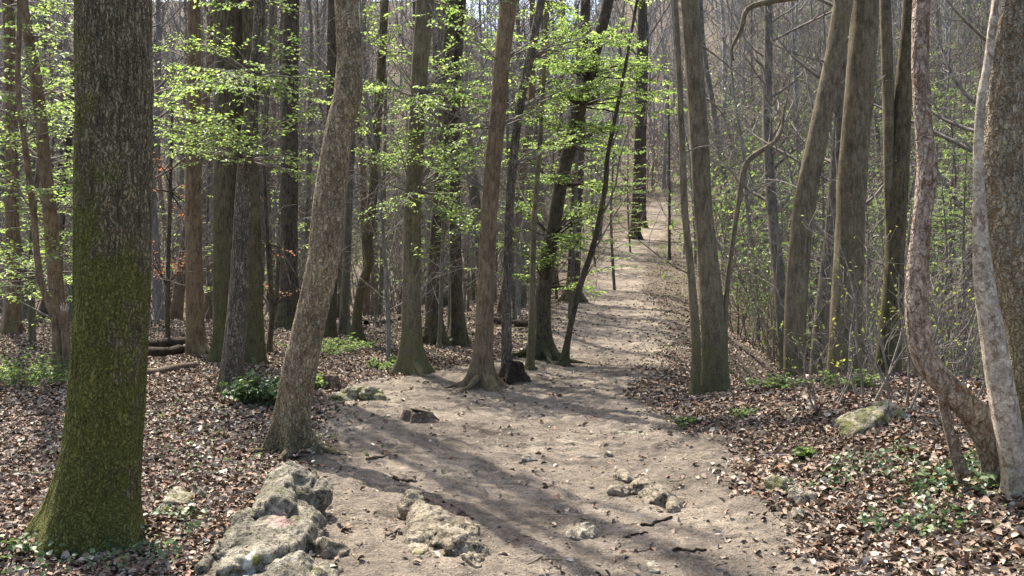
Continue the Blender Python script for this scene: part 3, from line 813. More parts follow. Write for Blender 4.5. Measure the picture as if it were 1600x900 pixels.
T('bank_tree', 'tall smooth brown trunk on the crest of the leafy bank', 11.4,
  [(1119, 606, 44), (1117, 560, 40), (1110, 450, 37), (1104, 380, 32), (1097, 300, 29), (1088, 150, 29), (1077, 0, 27)], 'hornbeam', H=16, flare=0.2, roots=4, seed=37, cscale=.5, ns=44, crown=0, detail=0.003, step=0.06,
  stems=[dict(pts=[(1134, 600, 14), (1132, 560, 12), (1133, 500, 9), (1137, 440, 8), (1146, 370, 8), (1155, 310, 8), (1165, 258, 9), (1185, 238, 8), (1210, 222, 7), (1222, 200, 5), (1225, 165, 3)], mat='hornbeam', label='curved slender side stem')],
  bare=[(1210, 222, 1240, 120, .3, .014), (1155, 310, 1230, 270, -.3, .012), (1075, 0, 1200, -40, .2, .03), (1083, 60, 1190, 110, .6, .014), (1090, 150, 1200, 190, .8, .014)])
T('companion_tree', 'slender grey stem hugging the tall smooth trunk on the bank crest', 11.1,
  [(1086, 604, 17), (1088, 540, 14), (1080, 430, 12), (1070, 330, 11), (1066, 240, 10), (1062, 130, 9), (1055, 0, 8), (1050, -80, 7)], 'hornbeam', H=9, flare=0.3, seed=38, ns=16, crown=None)
T('tilted_tree', 'grey brown trunk tilting over the gully', 11.8,
  [(1240, 596, 34), (1242, 500, 34), (1248, 400, 33), (1260, 300, 33), (1281, 200, 31), (1302, 100, 30), (1318, 0, 28)], 'hornbeam', H=15, flare=0.12, seed=39, ns=40, crown=1, detail=0.003,
  sprays=[(250, 1300, 262, -.2)], dens=0.7, spray_w=0.15, lsize=0.05, extra=0,
  stems=[dict(pts=[(1318, -20, 14), (1262, -8, 11), (1205, 2, 9), (1168, 14, 8), (1158, 46, 7), (1143, 76, 5), (1146, 94, 3)], label='dark crooked dead branch')])
T('stout_tree', 'stout grey brown trunk with green moss low down, widest beyond the bank', 12.1,
  [(1321, 596, 58), (1320, 540, 50), (1323, 450, 46), (1330, 300, 43), (1342, 150, 42), (1351, 0, 43)], 'hornbeam', H=17, flare=0.25, roots=5, seed=40, ns=48, crown=2, detail=0.003)
T('forked_tree', 'trunk forked into two straight stems, mossy at the foot', 12.4,
  [(1386, 594, 46), (1390, 520, 36), (1397, 420, 30), (1403, 300, 30), (1411, 150, 26), (1421, 0, 20)], 'mossydark', H=15, flare=0.35, seed=41, ns=36, crown=0,
  stems=[dict(pts=[(1396, 430, 16), (1391, 330, 17), (1389, 260, 17), (1388, 150, 18), (1383, 0, 17)], H=12, mat='hornbeam', label='paler thinner stem of the fork')])
T('crooked_plum_tree', 'crooked purplish trunk with peeling bark bending at knee height', ray_ground(1562, 752)[1],
  [(1562, 752, 42), (1552, 700, 46), (1530, 655, 44), (1490, 612, 40), (1452, 570, 36), (1436, 520, 35), (1433, 450, 33), (1440, 350, 27), (1448, 270, 30), (1443, 200, 26), (1438, 100, 26), (1441, 0, 27), (1446, -90, 25)],
  'plum', H=8, flare=0.15, seed=42, ns=90, step=0.025, detail=0.005, rough=0.10, crown=1, crown_h=5.2, cscale=0.6,
  stems=[dict(pts=[(1503, 745, 20), (1497, 728, 16), (1484, 680, 15), (1474, 630, 16), (1470, 595, 12)], mat='plum', flare=0.3, label='short prop-like stem joining the bend')])
T('pale_smooth_tree', 'pale smooth trunk pressed against the lichen crusted trunk', ray_ground(1590, 775)[1],
  [(1590, 775, 42), (1584, 720, 40), (1566, 620, 40), (1550, 520, 38), (1537, 430, 30), (1531, 330, 20), (1529, 240, 15), (1533, 160, 14), (1543, 100, 13), (1551, 40, 14), (1558, 0, 15), (1562, -80, 15)],
  'pale', H=7, flare=0.2, seed=43, ns=80, step=0.03, detail=0.003, rough=0.08, crown=None)
T('lichen_tree', 'broad lichen crusted trunk with yellowish flaking bark', ray_ground(1590, 775)[1] + .42,
  [(1632, 740, 78), (1616, 600, 74), (1598, 500, 72), (1580, 400, 72), (1564, 300, 66), (1566, 200, 60), (1572, 100, 60), (1583, 0, 66), (1592, -100, 62)],
  'plane', H=12, flare=0.15, seed=44, ns=110, step=0.03, detail=0.008, rough=0.09, crown=2, crown_h=6)
T('purple_brown_tree', 'broad reddish dark trunk half hidden by leaves behind the mottled leaning trunk', 21.0,
  [(453, 492, 34), (452, 430, 28), (452, 300, 27), (453, 150, 26), (455, 0, 25)], 'dark', H=16, seed=45, ns=18, crown=1)
T('copper_beech_sapling', 'sapling with withered copper leaves between the two straight trunks', 16.5,
  [(262, 560, 8), (262, 450, 7), (266, 300, 6), (270, 150, 4)], 'dark', H=0, seed=46, ns=8, crown=None, cat='sapling', leafmat='copper',
  sprays=[(300, 235, 300, 0), (280, 310, 290, -.4), (350, 300, 360, 0), (360, 238, 375, -.3), (400, 285, 410, .5), (270, 246, 262, .3), (420, 240, 420, .4)], dens=0.9, spray_w=0.35, extra=1.2)
T('russet_sapling', 'sapling holding a few dry russet leaves near the leaning mottled trunk', 15.5,
  [(420, 560, 9), (425, 480, 8), (418, 380, 7), (412, 250, 5)], 'dark', H=0, seed=47, ns=8, crown=None, cat='sapling', leafmat='copper',
  sprays=[(400, 460, 400, 0), (440, 450, 455, -.4), (370, 392, 362, 0), (440, 405, 440, 0.2)], dens=0.7, spray_w=0.3, extra=1)

# ------------------------------------------------------------------ woodland behind: shared kinds, each tree its own object
def bare_tree_proto(seed, H, r, mat, n=30, spread=2.4, low=0.22, twig=(5, 3)):
    rng = random.Random(seed)
    P = [np.array([0, 0, -0.3, r * 1.25])]
    q = np.array([0.0, 0, 0]); dr = np.array([rng.gauss(0, .04), rng.gauss(0, .04), 1])
    k = 9
    for i in range(k):
        t = i / (k - 1)
        P.append(np.append(q, r * (1 - 0.72 * t)))
        dr = unit(dr + np.array([rng.gauss(0, .05), rng.gauss(0, .05), .1]))
        q = q + dr * H / (k - 1)
    P = np.array(P)
    tm = trunk_mesh("trunk", P, M[mat], 10, 0.6, 0.35, 4, seed, 0.06)
    mb = MB()
    for i in range(n):
        t = low + (0.97 - low) * (i + rng.random() * .7) / n
        z = t * H
        j = max(1, min(len(P) - 2, int(1 + t * (k - 1))))
        f = t * (k - 1) - (j - 1)
        b = P[j][:3] + (P[j + 1][:3] - P[j][:3]) * f if j + 1 < len(P) else P[-1][:3]
        a = rng.random() * 6.28
        el = 0.15 + 0.8 * t * rng.random() + 0.25
        d = (math.cos(a) * math.cos(el), math.sin(a) * math.cos(el), math.sin(el))
        L = spread * (0.45 + 0.8 * rng.random()) * (1.2 - 0.5 * t)
        grow(mb, b, d, L, r * 0.26 * (1.15 - 0.6 * t), 0, rng, twig, up=0.35, wig=0.2, ns=(4, 3, 3, 3), rmin=0.005)
    return tm, mb.mesh("crown", M['twig'])

PROTO = [bare_tree_proto(51, 17, .17, 'far', 34), bare_tree_proto(52, 15, .13, 'farpale', 34), bare_tree_proto(53, 18, .20, 'dark', 36, 2.8),
         bare_tree_proto(54, 13, .09, 'far', 34, 2.0, 0.12), bare_tree_proto(55, 16, .15, 'warm', 34), bare_tree_proto(56, 11, .07, 'farpale', 36, 1.9, 0.08)]

def leafy_proto(seed, H, mat, nspray=46, lsize=0.09):
    rng = random.Random(seed)
    br, lf = MB(), MB()
    P = np.array([[0, 0, -.2, .06], [0, 0, 0, .055], [.1, .1, H * .35, .045], [0, .2, H * .7, .03], [.1, .1, H, .01]])
    tm = trunk_mesh("trunk", P, M['far'], 8, 0.5, 0.3, 3, seed, 0.05)
    for i in range(nspray):
        t = 0.12 + 0.86 * (i + rng.random()) / nspray
        z = t * H; a = rng.random() * 6.28; L = (1.9 - 1.1 * t) * (0.6 + .7 * rng.random())
        p0 = np.array([0.05, 0.12, z])
        spray(br, lf, p0, p0 + np.array([math.cos(a) * L, math.sin(a) * L, L * (0.0 + .2 * rng.random())]), rng, 0.45, 0.5, lsize, 0.012)
    return tm, br.mesh("branches", M['twig']), lf.mesh("foliage", M[mat], False)
LEAFY = [leafy_proto(61, 6.5, 'fresh2'), leafy_proto(62, 5.0, 'fresh'), leafy_proto(63, 7.5, 'fresh')]

def shrub_proto(seed, H, mat='twig', stems=7, kids=(5, 4), lf=None, lsize=0.03):
    rng = random.Random(seed)
    mb = MB(); tips = []
    for k in range(stems):
        a = k * 6.28 / stems + rng.random()
        el = 0.9 + 0.5 * rng.random()
        d = (math.cos(a) * math.cos(el), math.sin(a) * math.cos(el), math.sin(el))
        grow(mb, (0.08 * math.cos(a), 0.08 * math.sin(a), -0.03), d, H * (0.6 + .5 * rng.random()), 0.012 * H ** .5, 0, rng, kids, up=0.5, wig=0.25, ns=(5, 4, 3, 3), rmin=0.0028, tips=tips)
    me = mb.mesh("stems", M[mat])
    lm = None
    if lf:
        pos = np.concatenate([p[-1:] if lf == 'bud' else p[1:] for p in tips]); N = len(pos)
        r = np.random.default_rng(seed)
        lb = MB()
        leaves(lb, pos, r.normal(0, 1, (N, 3)) + [0, 0, .3], r.normal(0, .5, (N, 3)) + [0, 0, 1], lsize * r.uniform(.6, 1.3, N), np.full(N, .55), r.random(N), .2, .1)
        lm = lb.mesh("leaves", M[lf], False)
    return me, lm
SHRUBS = [shrub_proto(71, 2.6), shrub_proto(72, 1.9), shrub_proto(73, 3.4, kids=(6, 4)), shrub_proto(74, 2.2, lf='fresh2', lsize=0.05)]

MARKS = [(-400, 125, 'at the wood edge beside the wavy brown trunk'),
         (125, 292, 'between the big furrowed trunk and the fallen logs'),
         (292, 345, 'between the fallen logs and the thick dark trunk'),
         (345, 480, 'between the thick dark and mottled leaning trunks'),
         (480, 640, 'between the mottled leaning and straight grey brown trunks'),
         (640, 760, 'between the grey brown trunk and the splayed roots'),
         (760, 850, 'between the splayed roots and the near black trunk'),
         (850, 1050, 'where the path disappears up the slope'),
         (1050, 1235, 'between the tall bank trunk and the tilting trunk'),
         (1235, 1345, 'between the tilting trunk and the stout trunk'),
         (1345, 1430, 'behind the forked trunk across the gully'),
         (1430, 1530, 'between the crooked purplish and pale smooth trunks'),
         (1530, 2100, 'behind the lichen crusted trunk')]
def mark(px):
    for a, b, t in MARKS:
        if a <= px < b: return t
    return MARKS[-1][2]

rng = random.Random(5)
def place(name, proto, px, d, what, cat, names, scale=1.0, grp=None):
    x = (px - 800) / F * d
    z = gz(x, d)
    root = empty(name, (x, d, z - 0.03), rng.random() * 6.28)
    s = scale * (0.85 + 0.3 * rng.random())
    root.scale = (s, s, s * (0.95 + 0.1 * rng.random()))
    lab = what + ' ' + mark(px)
    tag(root, lab, cat, grp or lab)
    for n_, me in zip(names, proto):
        if me is not None: link(n_, me, root)
    return root

def on_path(x, y, m=0.8): return xl(y) - m < x < xr(y) + m and y < 90

KINDW = ['dark bare tree', 'pale grey bare tree', 'thick dark bare tree', 'slim grey bare tree', 'brown bare tree', 'thin pale bare tree']
def band(n, d0, d1, px0, px1, kinds, where, step_jit=1.0, scale=1.0):
    for i in range(n):
        for _ in range(12):
            px = px0 + (px1 - px0) * (i + rng.random() * step_jit) / n
            d = d0 * (d1 / d0) ** rng.random()
            x = (px - 800) / F * d
            if not on_path(x, d): break
        else: continue
        k = rng.choice(kinds)
        place('bare_tree', PROTO[k], px, d, where + ' ' + KINDW[k], 'tree', ("trunk", "crown"), scale)
band(40, 23, 40, -150, 830, [0, 1, 2, 3, 3, 4, 5], 'nearer')
band(62, 40, 75, -150, 860, [0, 1, 1, 3, 4, 5], 'distant')
band(10, 34, 60, 835, 960, [0, 3, 3, 5], 'distant')
band(14, 20, 36, 1150, 1750, [0, 3, 5, 5], 'nearer')
band(34, 38, 75, 1060, 1750, [0, 1, 3, 4, 5, 5], 'distant')
# leafy saplings
for (px, d, k, s) in [(1465, 18, 0, .9), (1500, 20, 0, 1.0), (1520, 17, 0, .8), (1450, 27, 0, 1.2), (1275, 26, 0, 1.0), (1260, 34, 0, 1.1), (1350, 24, 0, .9), (1215, 30, 0, .9), (1470, 45, 0, 1.5), (1540, 42, 0, 1.4), (1300, 52, 0, 1.5), (890, 24, 2, 1.1), (960, 36, 2, 1.2), (820, 30, 2, 1.2), (930, 60, 2, 1.2), (985, 52, 2, 1.0), (90, 28, 2, 1.2), (400, 32, 2, 1.2), (740, 38, 2, 1.2), (1480, 24, 0, 1.0), (1530, 30, 0, 1.1), (1440, 33, 0, 1), (1560, 22, 0, .8), (1345, 36, 0, 1.0), (1290, 40, 0, 1), (1420, 46, 0, 1.1), (50, 17, 1, 1), (100, 22, 2, 1), (-20, 16, 1, .9), (430, 27, 2, 1),
                      (1200, 42, 0, .9), (640, 30, 2, .9), (805, 24, 2, 1), (870, 31, 2, .8), (930, 45, 2, 1), (1500, 38, 0, 1.2), (1180, 55, 0, 1.2), (1250, 60, 0, 1.2), (1390, 60, 0, 1.3), (1100, 70, 0, 1.2), (330, 34, 2, 1), (160, 30, 2, 1.2)]:
    place('leafy_sapling', LEAFY[k], px, d, 'loose green leafy sapling', 'sapling', ("trunk", "branches", "foliage"), s)
# bare undergrowth
for i in range(46):
    if i < 28: px, d = 1060 + 560 * rng.random(), 13.5 + 26 * rng.random() ** 1.3
    elif i < 40: px, d = rng.uniform(-60, 820), rng.uniform(21, 34)
    else: px, d = rng.uniform(1010, 1080), rng.uniform(30, 55)
    x = (px - 800) / F * d
    if on_path(x, d, 0.6 if x < xl(d) else 2.2) : continue
    k = rng.choice([0, 1, 2, 2, 0, 3])
    place('leafy_shrub' if k == 3 else 'bare_shrub', SHRUBS[k], px, d, ('twiggy shrub just in leaf' if k == 3 else ('tall bare shrub' if k == 2 else 'low bare shrub')), 'shrub', ("stems", "leaves"), 1.0)
for i in range(22):    # thin stems crowding the inner edge of the path
    d = 14.5 + 24 * rng.random()
    x = xl(d) - 0.5 - 2.2 * rng.random()
    place('path_sapling', PROTO[rng.choice([3, 5])], 800 + x / d * F, d, 'thin bare sapling', 'sapling', ("trunk", "crown"), 0.5,
          None)

# the far wood on the hill, one mass
def far_wood():
    r = random.Random(9)
    lo = []
    for s in range(4):
        rg = random.Random(80 + s)
        mb = MB(); H = 17; rad = (.2, .14, .17, .12)[s]
        q = np.array([0., 0, -.5]); dr = np.array([0, 0, 1.]); pts = []
        for i in range(6):
            pts.append(q.copy()); dr = unit(dr + np.array([rg.gauss(0, .05), rg.gauss(0, .05), .1])); q = q + dr * H / 5
        pts = np.array(pts); tube(mb, pts, np.linspace(rad, rad * .25, 6), 5)
        for i in range(36):
            t = .12 + .86 * (i + rg.random()) / 36
            b = pts[0] + 0
            f = t * 5; j = min(int(f), 4); b = pts[j] + (pts[j + 1] - pts[j]) * (f - j)
            a = rg.random() * 6.28; el = .3 + .7 * rg.random()
            grow(mb, b, (math.cos(a) * math.cos(el), math.sin(a) * math.cos(el), math.sin(el)), 3.2 * (.5 + .6 * rg.random()) * (1.2 - .5 * t), .045, 0, rg, (7,), up=.3, wig=.28, ns=(3, 3, 3), rmin=.016)
        lo.append(mb.arrays())
    out = MB()
    for i in range(560):
        d = 76 * (250 / 76) ** (r.random() ** 0.8); px = r.uniform(-350, 1950)
        x = (px - 800) / F * d
        if on_path(x, d, 1.0): continue
        V, Q, Tt, R = lo[r.randrange(4)]
        a = r.random() * 6.28; s = .8 + .5 * r.random()
        c, sn = math.cos(a) * s, math.sin(a) * s
        W = np.stack([V[:, 0] * c - V[:, 1] * sn + x, V[:, 0] * sn + V[:, 1] * c + d, V[:, 2] * s + gz(x, d)], 1)
        out.add(W, Q, Tt)
    o = link('far_wood', out.mesh('far_wood', M['farwood'], False))
    tag(o, 'grey leafless wood covering the far hillside', 'woodland', kind='stuff')
far_wood()

# brushwood too dense to count on the slopes
nr0 = np.random.default_rng(77)
def thicket():
    r = random.Random(19); out = MB()
    protos = []
    lv = []; LB = MB()
    for k in range(4):
        mb = MB(); rg = random.Random(100 + k); tips = []
        for j in range(6):
            a = j * 1.05 + rg.random(); el = .7 + .7 * rg.random()
            grow(mb, (0.1 * math.cos(a), 0.1 * math.sin(a), -.05), (math.cos(a) * math.cos(el), math.sin(a) * math.cos(el), math.sin(el)), 3.0 * (.5 + .6 * rg.random()), .022, 0, rg, (5, 3), up=.4, wig=.25, ns=(3, 3, 3, 3), rmin=.006, tips=tips)
        lv.append(np.concatenate([t[1:] for t in tips]))
        protos.append(mb.arrays())
    for i in range(430):
        if i % 4: px, d = r.uniform(1000, 1900), 26 * (110 / 26) ** r.random()
        else: px, d = r.uniform(-300, 1000), 34 * (110 / 34) ** r.random()
        x = (px - 800) / F * d
        if on_path(x, d, 1.2 if x < xl(d) else 3.5): continue
        V, Q, Tt, R = protos[r.randrange(4)]
        a = r.random() * 6.28; s = (.6 + .7 * r.random()) * (1 + d / 50)
        c, sn = math.cos(a) * s, math.sin(a) * s
        out.add(np.stack([V[:, 0] * c - V[:, 1] * sn + x, V[:, 0] * sn + V[:, 1] * c + d, V[:, 2] * s + gz(x, d)], 1), Q, Tt)
        if px > 1150 and r.random() < .75 or px < 900 and r.random() < .35:
            p = lv[r.randrange(4)]; p = p[nr0.random(len(p)) < .7]; N = len(p)
            W = np.stack([p[:, 0] * c - p[:, 1] * sn + x, p[:, 0] * sn + p[:, 1] * c + d, p[:, 2] * s + gz(x, d)], 1)
            leaves(LB, W, nr0.normal(0, 1, (N, 3)), nr0.normal(0, .4, (N, 3)) + [0, 0, 1], nr0.uniform(.06, .13, N) * (1 + d / 70), np.full(N, .6), nr0.random(N), .2, .1)
    tag(link('spring_leaves', LB.mesh('spring_leaves', M['fresh2'], False)), 'haze of first green leaves in the brushwood', 'leaves', kind='stuff')
    tag(link('thicket', out.mesh('thicket', M['twig'], False)), 'tangled bare brushwood covering the slopes', 'undergrowth', kind='stuff')
thicket()

# ------------------------------------------------------------------ rocks
def remeshed(lumps, voxel, seed, amp=0.03, freq=5.0, pits=0.02, strata=0.0):
    bm = bpy.data.meshes.new("tmp")
    import bmesh
    b = bmesh.new()
    for (c, r) in lumps:
        rg = random.Random(int(seed * 1000 + c[0] * 977 + c[1] * 313))
        vs = []
        for _ in range(17):
            p = unit(np.array([rg.gauss(0, 1), rg.gauss(0, 1), rg.gauss(0, 1)])) * rg.uniform(.92, 1.22)
            vs.append(b.verts.new((p[0] * r[0] + c[0], p[1] * r[1] + c[1], p[2] * r[2] + c[2])))
        g = bmesh.ops.convex_hull(b, input=vs)
        bmesh.ops.delete(b, geom=[v for v in g['geom_interior'] if isinstance(v, bmesh.types.BMVert)], context='VERTS')
    b.to_mesh(bm); b.free()
    o = bpy.data.objects.new("tmp", bm); col.objects.link(o)
    md = o.modifiers.new("r", 'REMESH'); md.mode = 'VOXEL'; md.voxel_size = voxel
    dg = bpy.context.evaluated_depsgraph_get()
    me = bpy.data.meshes.new_from_object(o.evaluated_get(dg))
    bpy.data.objects.remove(o); bpy.data.meshes.remove(bm)
    n = len(me.vertices)
    co = np.zeros(n * 3, np.float32); me.vertices.foreach_get("co", co); co = co.reshape(-1, 3).astype(float)
    nr = np.zeros(n * 3, np.float32); me.vertices.foreach_get("normal", nr); nr = nr.reshape(-1, 3)
    x, y, z = co[:, 0], co[:, 1], co[:, 2]
    wx = fbm(x * 3, y * 3, z * 3, seed + 5, 2) * .25
    f1 = fbm((x + wx) * freq, (y + wx) * freq * .6, z * freq * 1.4, seed, 4, .55)
    f2 = 1 - 2 * np.abs(fbm(x * freq * 1.6 + wx * 4, y * freq * .7, z * freq * 1.6, seed + 7, 4, .6))
    f3 = fbm(x * freq * 4.5, y * freq * 4.5, z * freq * 4.5, seed + 11, 3)
    pit = sstep(.18, .5, fbm(x * freq * 1.7, y * freq * 1.7, z * freq * 1.7, seed + 21, 3))
    k = kk = freq
    wy = fbm(x * 2.3, y * 2.3, z * 2.3, seed + 6, 2) * .3
    f0 = 1 - 2 * np.abs(fbm((x + wx) * k * .8, (y + wy) * k * .30, (z + wx) * k * .8, seed + 3, 2, .5))
    g = fbm((x + .35 * y + wx) * k * 2.4, (y - .3 * x) * k * .55, z * k * 1.6, seed + 9, 4, .6)
    groove = -sstep(.05, .32, g) * 1.0
    u = ((x * .5 + z + .25 * y) + wx * .35) * (k * 2.6)
    ledge = (u - np.floor(u)); ledge = np.where(ledge < .8, ledge / .8, (1 - ledge) / .2)
    dsp = amp * (.35 * f1 + .35 * f0 + .75 * groove + .30 * ledge + .30 * f2 + .30 * f3) - pits * pit
    if strata: dsp = dsp + strata * np.sin((x * 1.0 + z * .6 + .25 * fbm(x * 2, y * 2, z * 2, seed + 31, 2)) * 55)
    co = co + nr * dsp[:, None]
    me.vertices.foreach_set("co", co.astype(np.float32).ravel())
    me.polygons.foreach_set("use_smooth", np.ones(len(me.polygons), bool))
    me.update()
    return me

def rock_at(name, label, lumps, mat, seed, voxel=0.012, **kw):
    """lumps: ((x, y, height above ground), (rx, ry, rz))"""
    L = [((x, y, z + gz(x, y)), r) for ((x, y, z), r) in lumps]
    me = remeshed(L, voxel, seed, **kw)
    me.name = name
    me.materials.clear(); me.materials.append(big_rock_paint(me) if mat == 'rock_big' else M[mat])
    return tag(link(name, me), label, 'rock')

def big_rock_paint(me):
    n = len(me.vertices); co = np.zeros(n * 3, np.float32); me.vertices.foreach_get("co", co); co = co.reshape(-1, 3)
    px = 800 + co[:, 0] / co[:, 1] * F; py = HOR - (co[:, 2] - EYE) / co[:, 1] * F
    def at(a, b):
        k = np.where((px - a) ** 2 + (py - b) ** 2 < 150)[0]
        if not len(k): k = np.array([int(np.argmin((px - a) ** 2 + (py - b) ** 2))])
        return tuple(float(v) for v in co[k[np.argmin(co[k, 1])]])
    return rock_material("weathered_limestone", (0.12, 0.108, 0.083), (0.34, 0.31, 0.245), moss=0.3, moss_col=(0.13, 0.13, 0.05),
        mark=[(at(442, 800), (0.075, 0.12, 0.10), (0.50, 0.29, 0.25), 0.55), (at(396, 882), (0.022, 0.22, 0.10), (0.66, 0.63, 0.56), 0.8), (at(410, 872), (0.022, 0.04, 0.04), (0.30, 0.32, 0.05), 0.7)])
rock_at('limestone_boulder', 'large pitted grey limestone outcrop marked with a pink paint smear', [
    ((-1.33, 6.10, .06), (.20, .36, .27)), ((-1.35, 5.82, .04), (.19, .45, .26)), ((-1.36, 5.5, .0), (.22, .9, .20)), ((-1.46, 6.42, .0), (.14, .22, .18)), ((-1.31, 5.35, .03), (.21, .85, .25)), ((-1.43, 5.2, .0), (.13, .95, .17)),
    ((-1.13, 5.55, .0), (.09, .30, .14)), ((-1.20, 4.7, -.02), (.24, .65, .18)), ((-1.0, 4.8, -.04), (.15, .40, .11))],
    'rock_big', 5, 0.010, amp=.030, freq=4.6, pits=.035, strata=.003)
rock_at('limestone_lump', 'smooth brown stone lump touching the large pitted outcrop', [((-.985, 5.36, .03), (.10, .085, .065)), ((-.93, 5.33, .02), (.06, .07, .05))], 'rock', 8, .008, amp=.01, pits=.005)
rock_at('limestone_ridge', 'jagged cream rock ridge breaking through the path, next to the large outcrop', [
    ((-.64, 6.32, .02), (.08, .20, .10)), ((-.49, 5.87, .0), (.13, .34, .085)), ((-.34, 5.56, .0), (.16, .30, .085)), ((-.54, 6.02, .01), (.10, .26, .10)), ((-.40, 5.70, .0), (.15, .30, .095)), ((-.27, 5.42, -.01), (.15, .22, .10)), ((-.22, 5.22, -.02), (.09, .14, .07)), ((-.45, 5.6, -.03), (.16, .35, .05))],
    'rock', 12, .008, amp=.018, freq=7, pits=.02)
rock_at('knobbly_rock', 'knobbly cream rock in the sunlit middle of the path', [
    ((.82, 7.25, -.01), (.10, .14, .05)), ((.92, 6.95, -.01), (.14, .22, .07)), ((1.0, 6.66, .0), (.13, .20, .085)), ((1.07, 6.45, .0), (.08, .10, .07))],
    'rock', 15, .008, amp=.014, freq=8, pits=.018)
rock_at('domed_stone', 'small domed brown stone beside the knobbly cream rock', [((.72, 6.85, .01), (.07, .06, .06)), ((.78, 6.86, .01), (.04, .05, .05))], 'rock', 16, .006, amp=.012, pits=.008)
rock_at('grey_stone', 'isolated grey stone with dark hollows in the shaded path', [((.41, 5.90, .0), (.085, .08, .075)), ((.46, 5.82, .0), (.055, .05, .06)), ((.37, 5.86, -.01), (.06, .07, .05))], 'rock_grey', 17, .006, amp=.008, freq=8, pits=.012)
rock_at('lime_stained_stone', 'flat stone stained yellow green at the upper edge of the bare path', [((1.10, 9.1, -.01), (.12, .10, .06)), ((1.17, 9.05, -.02), (.10, .08, .04))], 'rock_moss', 18, .01, amp=.012)
rock_at('path_stone', 'small whitish stone lying mid path above the shadow band', [((.13, 8.0, .0), (.08, .05, .035))], 'rock_grey', 19, .007, amp=.012)
rock_at('flat_stone', 'flat pale slab flush with the path near the yellow green stone', [((.62, 8.15, -.01), (.13, .06, .025))], 'rock_grey', 20, .007, amp=.008)
rock_at('path_stone', 'tiny pale stone beside the flat pale slab', [((.78, 8.2, .0), (.05, .04, .025))], 'rock_grey', 21, .006, amp=.006)
rock_at('half_buried_stone', 'half buried round grey stone at the bottom of the path', [((.745, 5.27, -.01), (.05, .05, .03))], 'rock_grey', 22, .005, amp=.007)
rock_at('white_chip', 'small white stone chip below the half buried round stone', [((.72, 5.12, .0), (.04, .03, .018))], 'rock_grey', 23, .005, amp=.006)
rock_at('bank_boulder', 'white and green domed boulder in the leaves of the bank', [((2.78, 7.7, -.02), (.23, .2, .17)), ((2.95, 7.75, -.03), (.17, .16, .16)), ((2.62, 7.6, -.03), (.12, .14, .10))], 'rock_moss', 24, .014, amp=.02)
rock_at('bank_edge_stone', 'upright white stone where the bank meets the path', [((1.84, 6.38, .03), (.075, .06, .085)), ((1.90, 6.36, .02), (.05, .05, .06))], 'rock_grey', 25, .007, amp=.015)
rock_at('mossy_bank_stone', 'yellow green mossy stone above the upright white stone', [((1.80, 6.75, .02), (.10, .08, .085)), ((1.88, 6.72, .0), (.08, .07, .06))], 'rock_moss', 26, .008, amp=.015)
rock_at('low_bank_stone', 'low whitish stone under the upright white stone', [((1.75, 6.1, .0), (.06, .06, .06))], 'rock_grey', 27, .006, amp=.012)
rock_at('mossy_ledge', 'low mossy rock ledge at the edge of the clearing', [((-1.78, 11.35, .0), (.18, .14, .13)), ((-1.60, 11.3, .02), (.15, .12, .11)), ((-1.95, 11.2, -.02), (.14, .14, .08)), ((-1.48, 11.2, .0), (.10, .08, .08))], 'rock_moss', 28, .014, amp=.03)
rock_at('litter_rock', 'grey lichen rock in the leaf litter behind the big furrowed trunk foot', [((-2.13, 6.35, -.02), (.09, .18, .13)), ((-2.07, 6.6, -.02), (.07, .14, .12))], 'rock_moss', 29, .012, amp=.025)

def stump(name, label, px, py, r, h, mat, seed, sx=1.0):
    x, y, z = ray_ground(px, py)
    rt = empty(name, (x, y, z)); tag(rt, label, 'stump')
    P = np.array([[0, 0, -.1, r * 1.2], [0, 0, 0, r * 1.1], [0, 0, h * .5, r * .9], [.01, 0, h * .92, r * .85], [.01, 0, h, r * .6], [.01, 0, h * .93, r * .2]])
    link('stump', trunk_mesh('stump', P, M[mat], 40, .03, .5, 4, seed, .12, .012), rt)
    rg = random.Random(seed); mb = MB()
    for k in range(4):
        a = rg.random() * 6.28
        d = np.array([math.cos(a), math.sin(a), 0])
        tube(mb, [d * r * .7 + [0, 0, .06], d * r * 1.5 + [0, 0, .03], d * r * 2.3 + [0, 0, -.03]], [r * .25, r * .16, r * .05], 7)
    link('roots', mb.mesh('roots', M[mat]), rt)
stump('rotten_stump', 'dark rotten stump at the foot of the grey wavy trunk', 802, 597, .13, .27, 'rotten', 3)
stump('root_stump', 'small weathered root stump alone on the pale earth', 655, 658, .11, .10, 'deadwood', 4)
stump('short_stump', 'short upright stump by the mossy rock ledge', 517, 607, .07, .16, 'deadwood', 6)

def log(name, label, a, b, r, mat='deadwood', seed=1, cat='log', ns=12, sag=0.0):
    x0, y0, z0 = ray_ground(*a); x1, y1, z1 = ray_ground(*b)
    p0 = np.array([x0, y0, z0 + r * .6]); p1 = np.array([x1, y1, z1 + r * .6])
    rg = random.Random(seed); n = 8
    P = []
    for i in range(n):
        t = i / (n - 1)
        q = p0 + (p1 - p0) * t + np.array([0, rg.gauss(0, .02), rg.gauss(0, .3) * r]) * (1 if 0 < i < n - 1 else 0)
        q[2] = gz(q[0], q[1]) + r * .7
        P.append(np.append(q - p0, r * (1.1 - .35 * t) * rg.uniform(.9, 1.1)))
    P = np.array(P)
    mb = MB(); C = catmull(P, max(.02, r)); tube(mb, C[:, :3], C[:, 3], ns)
    o = link(name, mb.mesh(name, M[mat]), loc=p0)
    return tag(o, label, cat)
log('fallen_log', 'long pale brown fallen branch lying under the straight trunk', (222, 588), (306, 574), .055, seed=1)
log('fallen_log', 'dark fallen log, lower of the two by the straight trunk', (222, 560), (298, 551), .09, 'rotten', 2)
log('fallen_log', 'dark fallen log, topmost of the pair by the straight trunk', (225, 548), (290, 540), .10, 'rotten', 3)
